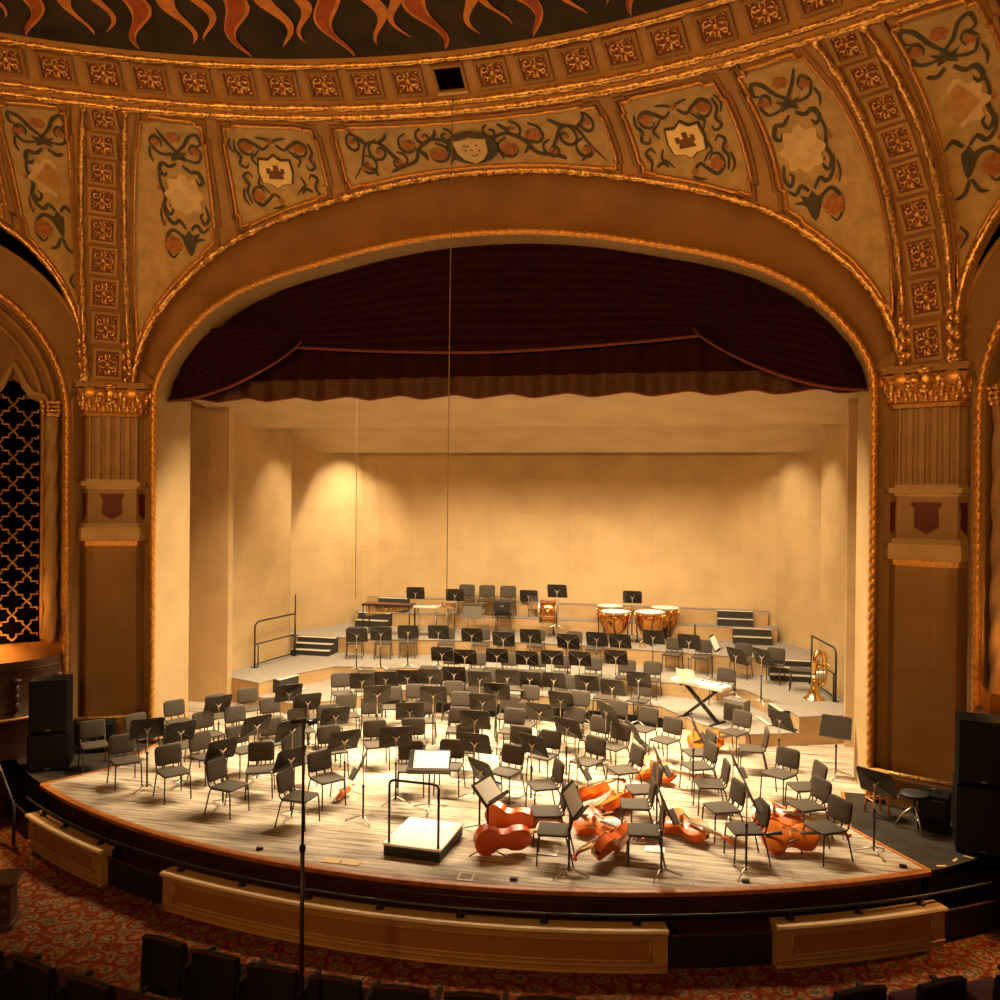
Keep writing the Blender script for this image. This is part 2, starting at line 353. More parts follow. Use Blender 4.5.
# ribs
def gold_vine(S,path,r,seed=1):
    """knobbly gilded leaf moulding along a path of points"""
    rnd=random.Random(seed); R=[r*(.6+.8*rnd.random()) for _ in path]; m=M(); m.tube(path,R,6); return m
def densify(pts,step):
    out=[];pts=[Vector(p) for p in pts]
    for a,b in zip(pts,pts[1:]):
        k=max(1,int((b-a).length/step)); out+=[a.lerp(b,i/k) for i in range(k)]
    return out+[pts[-1]]
def filigree(w,h,seed=0):
    """gilded leaf tracery filling w x h in local xy, relief in +z"""
    m=M(); m.ball((0,0,.015),(w*.13,h*.12,.03),8,5)
    for sx in (-1,1):
        for sy in (-1,1):
            m.tube([(sx*w*.08,sy*h*.1,.02),(sx*w*.2,sy*h*.16,.03),(sx*w*.32,sy*h*.1,.03),(sx*w*.40,sy*h*.18,.025),(sx*w*.36,sy*h*.3,.025),(sx*w*.25,sy*h*.3,.02),(sx*w*.24,sy*h*.22,.015)],[w*.05,w*.05,w*.045,w*.05,w*.045,w*.04,w*.03],5)
            m.tube([(sx*w*.05,sy*h*.18,.02),(sx*w*.1,sy*h*.3,.03),(sx*w*.07,sy*h*.42,.03),(sx*w*.2,sy*h*.44,.02)],[w*.045,w*.05,w*.05,w*.03],5)
            m.ball((sx*w*.42,sy*h*.42,.015),(w*.07,h*.06,.025),6,4)
            m.ball((sx*w*.43,sy*h*.06,.015),(w*.05,h*.07,.025),6,4)
        m.ball((0,sx*h*.36,.015),(w*.06,h*.1,.03),6,4)
    return m
def frame_rect(w,h,t,z):
    m=M()
    for c,d in (((0,h/2,z/2),(w+t,t,z)),((0,-h/2,z/2),(w+t,t,z)),((w/2,0,z/2),(t,h-t,z)),((-w/2,0,z/2),(t,h-t,z))): m.box(c,d)
    return m
def plane_rect(w,h,z):
    m=M(); return m.add([(-w/2,-h/2,z),(w/2,-h/2,z),(w/2,h/2,z),(-w/2,h/2,z)],[(0,1,2,3)])
def mat_from(P,U,V,n):
    V=(V-U*V.dot(U)).normalized(); n2=U.cross(V)
    return Matrix(((U.x,V.x,n2.x,P.x),(U.y,V.y,n2.y,P.y),(U.z,V.z,n2.z,P.z),(0,0,0,1)))
rib_me=filigree(.34,.36).mesh('gilded_rosette',M_GOLD,'all')
for sgn,side in ((-1,'left'),(1,'right')):
    rib=M(); rib.grid(lambda u,v:S_rib(sgn,u,v)+Vector((0,0,-.0)),6,24)
    ro=struct('trim_rib_'+side,rib,M_STUCCO_D,'all','coffered rib rising from the %s pilaster to the ceiling ring'%side)
    fr=M(); rec=M(); vs=[.055+.112*i for i in range(9)]
    for v in vs:
        S=lambda a,b:S_rib(sgn,a,b)
        P,U,V,n,lu,lv=frame_at(S,.5,v,.1,.02); w=min(.46,lu*.5); h=min(.112*lv*.8,.50)
        if U.cross(V).dot(n)<0: U=-U
        mt=mat_from(P+n*.01,U,V,n)
        fr.join(frame_rect(w,h,.05,.05),mt); rec.join(plane_rect(w,h,.012),mt)
        g=bpy.data.objects.new('gilded_rosette',rib_me); COL.objects.link(g); g.parent=ro; g.matrix_world=mt@Matrix.Diagonal((w/.40,h/.42,1,1))
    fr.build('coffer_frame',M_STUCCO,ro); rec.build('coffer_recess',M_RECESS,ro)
    for q in (.07,.93):
        path=densify([S_rib(sgn,q,i/40)+frame_at(lambda a,b:S_rib(sgn,a,b),q,i/40,.05,.02)[3]*.03 for i in range(41)],.09)
        gold_vine(None,path,.05,3).build('leaf_moulding',M_GOLD,ro,'all')
    # upright leaf sprays where the mouldings land on the capital
    sp=M()
    for q in (.07,.93):
        for i in range(7):
            P=S_rib(sgn,q,.012+i*.018); sp.ball((P.x+(.05 if i%2 else -.05),P.y-.07,P.z),(.07,.05,.09),6,5)
    sp.build('leaf_spray',M_GOLD,ro,'all')
# ceiling ring
A0,A1=-80,80
def ringgrid(m,prof,n=160):
    m.grid(lambda u,v:ringpt(lerp(A0,A1,u),*prof[int(round(v*(len(prof)-1)))]),n,len(prof)-1)
ring=M(); ringgrid(ring,[(RL+.02,ZL+.02),(RL,ZL),(RL-.09,ZL+.02),(RL-.12,ZL+.08),(RL-.16,ZL+.07),(RL-.22,ZL+.10),(RL-.25,ZL+.16),(RL-.74,ZL+.40),(RL-.80,ZL+.39),(RL-.86,ZL+.45),(RL-.86,ZL+.50)])
ringo=struct('trim_ceiling_ring',ring,M_STUCCO,True,'gilded coffered ring around the dark painted ceiling')
for R,z,r,nm,mt_ in ((RL-.01,ZL-.01,.055,'leaf_moulding',M_GOLD),(RL-.19,ZL+.06,.05,'leaf_moulding',M_GOLD),(RL-.80,ZL+.39,.045,'leaf_moulding',M_GOLD)):
    path=[ringpt(A0+(A1-A0)*i/320,R,z) for i in range(321)]
    gold_vine(None,path,r,5).build(nm,mt_,ringo,'all')
fr=M();rec=M();bars=M(); ros=filigree(.36,.36,1).mesh('gilded_rosette',M_GOLD,'all')
sl=Vector((0,-.49,.24)).normalized()
for k in range(-16,17):
    th=k*3.2; a=math.radians(th); P=ringpt(th,RL-.495,ZL+.28); U=Vector((math.cos(a),-math.sin(a),0)); V=(Vector((-math.sin(a)*.49,-math.cos(a)*.49,.24))).normalized(); n=U.cross(V)
    if n.dot(ROOM-P)<0: U=-U
    mt=mat_from(P+U.cross(V)*.008,U,V,n)
    fr.join(frame_rect(.44,.42,.045,.05),mt)
    if k==0:
        hole=M(); hole.join(plane_rect(.44,.42,.014),mt); hole.build('lamp_hatch',M_VOID,ringo,label='black open lamp hatch in the ring')
        hr=M(); hr.join(M().box((0,-.22,.03),(.46,.05,.09)),mt); hr.build('hatch_sill',M_PALE,ringo)
        continue
    rec.join(plane_rect(.44,.42,.012),mt)
    g=bpy.data.objects.new('gilded_rosette',ros); COL.objects.link(g); g.parent=ringo; g.matrix_world=mt
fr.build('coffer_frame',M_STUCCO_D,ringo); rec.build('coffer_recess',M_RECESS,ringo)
# dome with the painted sunburst
def domez(r): return 11.03+.9*(1-(r/11.1)**2)
dm=M(); dm.lathe([(11.1-11.1*i/24,domez(11.1-11.1*i/24)) for i in range(25)],160,(0,RC.y,0),caps=False)
dome=struct('ceiling_dome',dm,M_DOME,'all','dark night-blue-black painted dome with flame rays')
def flame(th,r1,w,hue):
    fl=M(); V=[];n=18
    for i in range(n+1):
        t=i/n; r=lerp(9.2,r1,t); ph=math.radians(th)+.012*math.sin(t*9+th)
        ww=w*(1-t)**.8*(.85+.15*math.cos(t*12))+.003
        for sg in (-1,1):
            a=ph+sg*ww/r; V.append((r*math.sin(a),RC.y+r*math.cos(a),domez(r)-.03-(.008 if hue else 0)))
    fl.add(V,[(2*i,2*i+1,2*i+3,2*i+2) for i in range(n)]); return fl
fa,fb=M(),M()
for k in range(-9,10):
    fa.join(flame(k*7.4,11.02,.27,0)); fb.join(flame(k*7.4,10.96,.19,1))
    fa.join(flame(k*7.4+3.4,10.80,.20,0)); fa.join(flame(k*7.4-2.2,10.72,.15,0))
fa.build('orange_ray',M_FLAME_A,dome); fb.build('red_ray',M_FLAME_B,dome)

# ---------------------------------------------------------------- painted panels
def lift(S,a,b,e):
    P,U,V,n,_,_=frame_at(S,a,b); return P+n*e
class Panel:
    """local coordinates (u,v) in [-1,1]^2 over part of a vault surface, with metric margins"""
    def __init__(p,S,a0,a1,mt=.22,mb=.22,h0=0.,h1=1.):
        p.S=S;p.a0=a0;p.a1=a1;p.mt=mt;p.mb=mb
    def pt(p,u,v,e=.02):
        a=lerp(p.a0,p.a1,(u+1)/2); L=(p.S(a,1)-p.S(a,.5)).length+(p.S(a,.5)-p.S(a,0)).length
        b0=min(.45,p.mb/L); b1=1-min(.45,p.mt/L); b=lerp(b0,b1,(v+1)/2)
        return lift(p.S,a,min(max(b,.004),.996),e)
    def grid(p,m,e,nu=24,nv=16): m.grid(lambda i,j:p.pt(2*i-1,2*j-1,e),nu,nv)
    def loc(p,u,v,e):
        P=p.pt(u,v,e); U=(p.pt(u+.02,v,e)-p.pt(u-.02,v,e)).normalized(); V=(p.pt(u,v+.02,e)-p.pt(u,v-.02,e)); V=(V-U*V.dot(U)).normalized(); n=U.cross(V)
        return P,U,V,n
    def setmetric(p,u0=0.,v0=1.,ub=0.):
        p.O=p.pt(u0,v0,0); T=p.pt(u0+.05,v0,0)-p.pt(u0-.05,v0,0); T.z=0; p.T=T.normalized(); p.cache=(0.,.6); E_=p.pt(ub,-1.,0)-p.O; p.LB=E_.length; p.D=E_.normalized(); p.SA=p.SB=1.
    def inv(p,a,b):
        '''metric (a sideways, b downwards) from the top middle of the panel -> (u,v)'''
        a*=p.SA; b*=p.SB; u,v=0.,.9-1.8*min(b/p.LB,1)
        f=lambda u,v:((p.pt(u,v,0)-p.O).dot(p.T)-a,(p.pt(u,v,0)-p.O).dot(p.D)-b)
        for _ in range(9):
            f0=f(u,v); fu=f(u+.01,v); fv=f(u,v+.01); A,B,C,D=(fu[0]-f0[0])*100,(fv[0]-f0[0])*100,(fu[1]-f0[1])*100,(fv[1]-f0[1])*100
            det=A*D-B*C
            if abs(det)<1e-6: break
            u=min(1.3,max(-1.3,u-(D*f0[0]-B*f0[1])/det)); v=min(1.3,max(-1.3,v-(A*f0[1]-C*f0[0])/det))
        return u,v
    def ms(p,m,pts,w,e=.03):
        seg=[]
        for q in pts+[None]:
            r=p.inv(*q) if q else None
            if r and abs(r[0])<.97 and abs(r[1])<.97: seg.append(r)
            else:
                if len(seg)>2: p.stroke(m,seg,w,e)
                seg=[]
    def mp(p,m,a,b,poly,e=.03,th=0.):
        u,v=p.inv(a,b)
        if abs(u)<.97 and abs(v)<.97: p.patch(m,u,v,poly,e,th)
    def stroke(p,m,pts,w,e=.03,n=14):
        # Catmull-Rom through pts, tapered ribbon lying on the surface
        P=[Vector((a,b,0)) for a,b in pts]; out=[]
        for i in range(len(P)-1):
            a,b,c,d=P[max(i-1,0)],P[i],P[i+1],P[min(i+2,len(P)-1)]
            for k in range(5):
                t=k/5; out.append(.5*((2*b)+(c-a)*t+(2*a-5*b+4*c-d)*t*t+(3*b-a-3*c+d)*t**3))
        out.append(P[-1]); X=[p.pt(q.x,q.y,e) for q in out]; V=[]
        for i,x in enumerate(X):
            T=(X[min(i+1,len(X)-1)]-X[max(i-1,0)]).normalized(); nn=(ROOM-x).normalized(); sd=T.cross(nn).normalized(); t=i/(len(X)-1)
            ww=w*(math.sin(PI*min(1,.12+.88*t))**.6*.9+.1)/2; V+=[x+sd*ww,x-sd*ww]
        m.add(V,[(2*i,2*i+1,2*i+3,2*i+2) for i in range(len(X)-1)])
    def patch(p,m,u,v,poly,e=.03,thick=0.):
        P,U,V,n=p.loc(u,v,e)
        if n.dot(ROOM-P)<0: n=-n
        V=Vector((0,0,1)); V=(V-n*V.dot(n)).normalized(); U=V.cross(n); k=len(poly); ctr=P+n*thick; vs=[P+U*a+V*b+n*thick for a,b in poly]
        if thick: m.add(vs+[P+U*a+V*b for a,b in poly],[tuple(range(k))]+[(i,(i+1)%k,k+(i+1)%k,k+i) for i in range(k)])
        else: m.add(vs,[tuple(range(k))])
class Multi:
    def __init__(s): s.l=[]
    def add(s,v,f): s.l.append(M().add(v,f))
def circ(r,n=14,ry=None): return [(r*math.cos(2*PI*i/n),(ry or r)*math.sin(2*PI*i/n)) for i in range(n)]
def petals(r,k=8,amp=.16,n=40): return [(r*(1+amp*math.cos(k*2*PI*i/n))*math.cos(2*PI*i/n),r*(1+amp*math.cos(k*2*PI*i/n))*math.sin(2*PI*i/n)) for i in range(n)]
def spiral(cx,cy,r,a0,turns,asp=1.,dirn=1,n=9):
    return [(cx+r*(1-.8*i/n)*math.cos(a0+dirn*2*PI*turns*i/n),cy+asp*r*(1-.8*i/n)*math.sin(a0+dirn*2*PI*turns*i/n)) for i in range(n+1)]
def make_panel(S,a0,a1,label,kind,flip=1,group=None):
    pn=Panel(S,a0,a1); root=thing('painted_panel',label,'painted panel',tuple(S((a0+a1)/2,.5)),0,group)
    def bld(m,name,mat,sm=False):
        o=m.build(name,mat,None,sm); o.parent=root; o.matrix_parent_inverse=Matrix.Translation(-Vector(root.location)); return o
    m=M(); pn.grid(m,.012,40 if kind=='centre' else 20,16); bld(m,'ground',M_FIELD,'all')
    # frame moulding: brown fillet with gilded bead, stepped at the corners
    c=.9 if kind=='centre' else .78; d=.72
    loop=[(-1,-1),(-c,-1),(-c,-1.05),(0,-1.05),(c,-1.05),(c,-1),(1,-1),(1,-d),(1.06 if kind!='centre' else 1.015,-d),(1.06 if kind!='centre' else 1.015,d),(1,d),(1,1),(c,1),(c,1.06),(-c,1.06),(-c,1),(-1,1),(-1,d),(-1.06 if kind!='centre' else -1.015,d),(-1.06 if kind!='centre' else -1.015,-d),(-1,-d),(-1,-1)]
    L=[]
    for (x0,y0),(x1,y1) in zip(loop,loop[1:]):
        k=max(1,int(max(abs(x1-x0)*(14 if kind=='centre' else 6),abs(y1-y0)*6))); L+=[(lerp(x0,x1,i/k),lerp(y0,y1,i/k)) for i in range(k)]
    X=[pn.pt(x,y,.03) for x,y in L]; m=M(); m.tube(densify(X+[X[0]],.05),.028,6,False,(.3,70,1)); bld(m,'bead_moulding',M_ROPEGOLD,'all')
    X2=[pn.pt(x*(1.03 if kind=='centre' else 1.09),y*1.1,.015) for x,y in L]; m=M(); m.tube(X2+[X2[0]],.035,5); bld(m,'frame_moulding',M_STUCCO_D,'all')
    dk,rd,cr=M(),Multi(),M()
    if kind in ('tall','diamond'):
        K=(-1 if (a0+a1)<0 else 1)*(-1 if kind=='diamond' else 1); pn.setmetric(0,1,K*1.05); pn.SA=.80; pn.SB=pn.LB/2.75
        for s in (-1,1):
            W=.06
            pn.ms(dk,[(0,.34),(s*.16,.24),(s*.3,.10),(s*.46,.05),(s*.50,.16),(s*.40,.2)],W); pn.ms(dk,[(s*.1,.40),(s*.24,.42),(s*.40,.40),(s*.47,.28),(s*.36,.20),(s*.26,.26),(s*.30,.34)],W*.8)
            pn.ms(dk,[(s*.06,.50),(s*.20,.56),(s*.34,.54),(s*.42,.64),(s*.34,.70),(s*.28,.64)],W*1.2); pn.ms(dk,[(s*.42,.64),(s*.46,.80),(s*.40,.95),(s*.45,1.08),(s*.36,1.18),(s*.28,1.10),(s*.35,1.05)],W)
            pn.ms(dk,[(s*.05,1.30),(s*.18,1.22),(s*.30,1.28),(s*.44,1.20),(s*.50,1.06)],W*1.1); pn.ms(dk,[(s*.04,1.50),(s*.16,1.40),(s*.34,1.36),(s*.48,1.46),(s*.50,1.60),(s*.38,1.68),(s*.26,1.60)],W)
            pn.ms(dk,[(s*.02,1.62),(s*.12,1.74),(s*.26,1.76),(s*.32,1.86),(s*.22,1.92),(s*.16,1.84)],W)
            pn.mp(rd,s*.38,.28,petals(.075,6),.035); pn.mp(rd,s*.36,1.53,petals(.15,8,.12),.035); pn.mp(rd,s*.5,.88,circ(.04),.035); pn.mp(rd,s*.49,1.28,circ(.035),.035)
            pn.ms(dk,[(s*.50,.36),(s*.54,.46),(s*.5,.56)],W*.7); pn.ms(dk,[(s*.5,1.34),(s*.55,1.24),(s*.53,1.12)],W*.7)
        pn.mp(dk,0,.40,[(-.18,.10),(-.10,.0),(-.12,-.12),(0,-.06),(.12,-.12),(.10,0),(.18,.10),(.06,.06),(0,.16),(-.06,.06)],.034)
        pn.mp(dk,0,1.42,[(-.19,.14),(-.07,.08),(0,.18),(.07,.08),(.19,.14),(.12,-.02),(.05,-.24),(0,-.30),(-.05,-.24),(-.12,-.02)],.034)
        pn.mp(rd,0,.17,petals(.10,6),.036)
        for a,b in ((K*.22,2.0),(K*.40,2.24)):
            pn.ms(dk,[(a-K*.1,b-.28),(a,b-.14),(a+K*.12,b-.10),(a+K*.15,b+.04),(a+K*.03,b+.08),(a-K*.02,b)],.06); pn.ms(dk,[(a,b+.02),(a-K*.1,b+.12),(a+K*.02,b+.22)],.05); pn.mp(rd,a+K*.02,b+.12,petals(.06,6),.035)
        if kind=='tall':
            pn.mp(cr,0,.88,[(x*1.05,y*1.35) for x,y in petals(.28,8,.13,64)],.04)
            bld(cr,'pale_cartouche',M_PAINT_CREAM)
        else:
            pn.mp(cr,0,.88,[(0,.30),(.26,0),(0,-.30),(-.26,0)],.045); bld(cr,'amber_diamond',M_PAINT_OCHRE)
            b2=M(); pn.mp(b2,0,.88,[(x*1.2,y*1.2) for x,y in petals(.28,8,.13,64)],.036); bld(b2,'diamond_border',M_PAINT_CREAM)
    elif kind=='castle':
        pn.setmetric(0,.98); pn.SA=(pn.pt(.92,0,0)-pn.pt(-.92,0,0)).length/2/.76; pn.SB=pn.LB*.5*.9/.56; bc=(pn.pt(0,0,0)-pn.O).dot(pn.D)/pn.SB
        for s in (-1,1):
            W=.055
            for t in (-1,1):
                q=lambda a,b:(s*a,bc+t*b)
                pn.ms(dk,[q(.06,.44),q(.18,.36),q(.30,.44),q(.44,.52),q(.56,.44),q(.54,.30),q(.42,.26),q(.34,.34)],W*1.1)
                pn.ms(dk,[q(.62,.50),q(.66,.34),q(.60,.22),q(.66,.10),q(.56,.04),q(.50,.12)],W); pn.ms(dk,[q(.02,.5),q(.12,.54),q(.26,.56)],W*.8); pn.ms(dk,[q(.36,.08),q(.42,.2),q(.34,.26),q(.24,.36)],W*.8)
                pn.ms(dk,[q(.7,.28),q(.74,.42),q(.66,.54)],W*.8)
                pn.mp(rd,s*.46,bc+t*.40,petals(.105,8,.12),.035); pn.mp(rd,s*.66,bc+t*.2,circ(.035),.035)
        pn.patch(rd,0,.72,circ(.06),.035); pn.patch(rd,0,-.78,circ(.06),.035)
        sh=M(); hexa=[(-.24,.25),(-.10,.24),(0,.34),(.10,.24),(.24,.25),(.27,0),(.24,-.22),(.10,-.25),(0,-.34),(-.10,-.25),(-.24,-.22),(-.27,0)]
        pn.patch(sh,0,0,hexa,.045,.03); so=bld(sh,'shield',M_SHIELDGOLD)
        eg=M(); pn.patch(eg,0,0,[(x*1.12,y*1.1) for x,y in hexa],.03,.03); bld(eg,'shield_rim',M_PAINT_DARK)
        cs=M(); pn.patch(cs,0,0,[(-.13,-.13),(.13,-.13),(.11,-.02),(.15,-.02),(.15,.10),(.09,.10),(.09,.05),(.05,.05),(.05,.17),(-.03,.17),(-.03,.05),(-.08,.05),(-.08,.10),(-.15,.10),(-.15,-.02),(-.11,-.02)],.08); bld(cs,'castle_emblem',M_BROWNCASTLE)
    else:
        for s in (-1,1):
            W=.07
            pn.stroke(dk,[(s*.12,-.1),(s*.2,.35),(s*.3,.45),(s*.40,.1),(s*.45,-.4),(s*.55,-.5),(s*.62,0),(s*.7,.5),(s*.8,.45),(s*.86,-.2),(s*.95,-.75)],W)
            for cx,cy,r,dr in ((.27,-.25,.10,1),(.34,.55,.07,-1),(.47,.30,.09,-1),(.58,-.35,.08,1),(.71,.15,.09,-1),(.82,-.35,.08,1),(.88,.55,.07,-1),(.17,.55,.06,1)):
                pn.stroke(dk,spiral(s*cx,cy,r,PI*.5,1.15,5.2,s*dr),W*.75)
            for cx,cy,r in ((.27,-.25,.14),(.47,.30,.12),(.71,.15,.05),(.58,-.4,.08),(.84,-.35,.09),(.34,.62,.05),(.9,.6,.06)): pn.patch(rd,s*cx,cy,petals(r),.035)
            for a,b in (((.42,.1),(.36,-.5)),((.55,-.5),(.66,-.75)),((.7,.5),(.62,.82)),((.3,.45),(.24,.85)),((.8,.45),(.9,.9)),((.86,-.2),(.76,-.8)),((.15,0),(.2,-.75))):
                pn.stroke(dk,[(s*a[0],a[1]),(s*(a[0]+b[0])/2+.02,(a[1]+b[1])/2),(s*b[0],b[1])],W)
        rm=M(); pn.patch(rm,0,-.02,[(x*1.3,y*1.15) for x,y in circ(.33,28,.33)],.05,.03); bld(rm,'shield_surround',M_PAINT_DARK)
        sh=M(); pn.patch(sh,0,-.02,[(-.27,.22),(-.12,.24),(0,.29),(.12,.24),(.27,.22),(.25,-.05),(.16,-.22),(0,-.33),(-.16,-.22),(-.25,-.05)],.085,.03); bld(sh,'shield',M_PAINT_CREAM)
        sp=M()
        for x,y in ((-.1,.13),(.1,.13),(0,.02),(-.1,.02),(.12,.0),(0,-.12),(.06,-.1),(-.05,.12)): pn.patch(sp,0,-.02,[(x+a,y+b) for a,b in circ(.024,6)],.12)
        bld(sp,'charges',M_BROWNCASTLE)
    bld(dk,'scroll_pattern',M_PAINT_DARK); [bld(q,'painted_flower',M_PAINT_RED) for q in rd.l]
    return root
make_panel(S_main,-9.7,9.7,'long painted scroll panel with cream shield, over the middle of the arch','centre')
make_panel(S_main,-17.9,-11.5,'castle shield panel next to the pale cartouche, on the left of the arch','castle')
make_panel(S_main,11.5,17.9,'castle shield panel next to the pale cartouche, on the right of the arch','castle')
make_panel(S_main,-23.5,-19.4,'tall painted panel with pale cartouche beside the left coffered rib','tall')
make_panel(S_main,19.4,23.5,'tall painted panel with pale cartouche beside the right coffered rib','tall')
make_panel(S_side,-33.2,-28.7,'painted panel with amber diamond above the left side arch','diamond')
make_panel(S_side,28.7,33.2,'painted panel with amber diamond above the right side arch','diamond')
make_panel(S_side,-44.2,-34.4,'plain scroll panel cut off by the left picture edge','castle')
make_panel(S_side,34.4,44.2,'plain scroll panel cut off by the right picture edge','castle')

# ---------------------------------------------------------------- proscenium arch
def sym(tab): return [(-x,z) for x,z in tab[::-1]][:-1]+list(tab)
inn=sym(INN); NI=len(inn); out_=sym(OUT)
def resample(tab,n):
    L=arclen(tab); T=L[-1]; xs=[(l,p[0]) for l,p in zip(L,tab)]; zs=[(l,p[1]) for l,p in zip(L,tab)]
    return [(interp(xs,T*i/n),interp(zs,T*i/n)) for i in range(n+1)]
NA=120; ri=resample(inn,NA); ro_=resample(out_,NA)
prof=[(0,YA),(.04,.06),(.12,.16),(.3,.22),(.6,.24),(.85,.2),(.96,.12),(1,.06)]
m=M(); m.grid(lambda u,v:(lerp(ro_[int(round(u*NA))][0],ri[int(round(u*NA))][0],prof[int(round(v*7))][0]),prof[int(round(v*7))][1],lerp(ro_[int(round(u*NA))][1],ri[int(round(u*NA))][1],prof[int(round(v*7))][0])),NA,7)
pro=struct('wall_proscenium_arch',m,M_STUCCO_D,'all','brown ochre coved arch framing the stage opening')
path=densify([(x,YA-.02,z) for x,z in resample(out_,200)],.08); gold_vine(None,path,.065,9).build('leaf_moulding',M_GOLD,pro,'all')
rp=[(-6.3,.03,0.02),(-6.3,.03,6.3)]+[(x,.03,z) for x,z in resample(inn,160)[1:-1]]+[(6.3,.03,6.3),(6.3,.03,0.02)]
m=M(); m.tube(densify(rp,.02),.056,12,False,(.17,42,3)); m.build('rope_moulding',M_ROPEGOLD,pro,'all')
# reveal (jambs and soffit)
jp=[(-6.3,0)]+[(-6.3,3.),(-6.3,6.3)]+ri[1:-1]+[(6.3,6.3),(6.3,3.),(6.3,0)]
m=M(); m.grid(lambda u,v:(jp[int(round(u*(len(jp)-1)))][0]*(1.0-.004*v),.05+1.15*v,jp[int(round(u*(len(jp)-1)))][1]),len(jp)-1,4)
struct('wall_proscenium_reveal',m,M_JAMB,False,'pale stone reveal inside the proscenium arch')
# flat wall between arch and side walls
for sgn,nm in ((-1,'wall_proscenium_left'),(1,'wall_proscenium_right')):
    m=M(); m.add([(sgn*6.3,.2,0),(sgn*8.2,.2,0),(sgn*8.2,.2,6.75),(sgn*6.3,.2,6.75)],[(0,1,2,3)]); m.add([(sgn*6.3,.2,6.2),(sgn*6.7,.2,6.2),(sgn*6.7,-.02,7.1),(sgn*6.3,.1,6.75)],[(0,1,2,3)])
    struct(nm,m,M_STONE,False,'tan stone wall behind the pilaster')
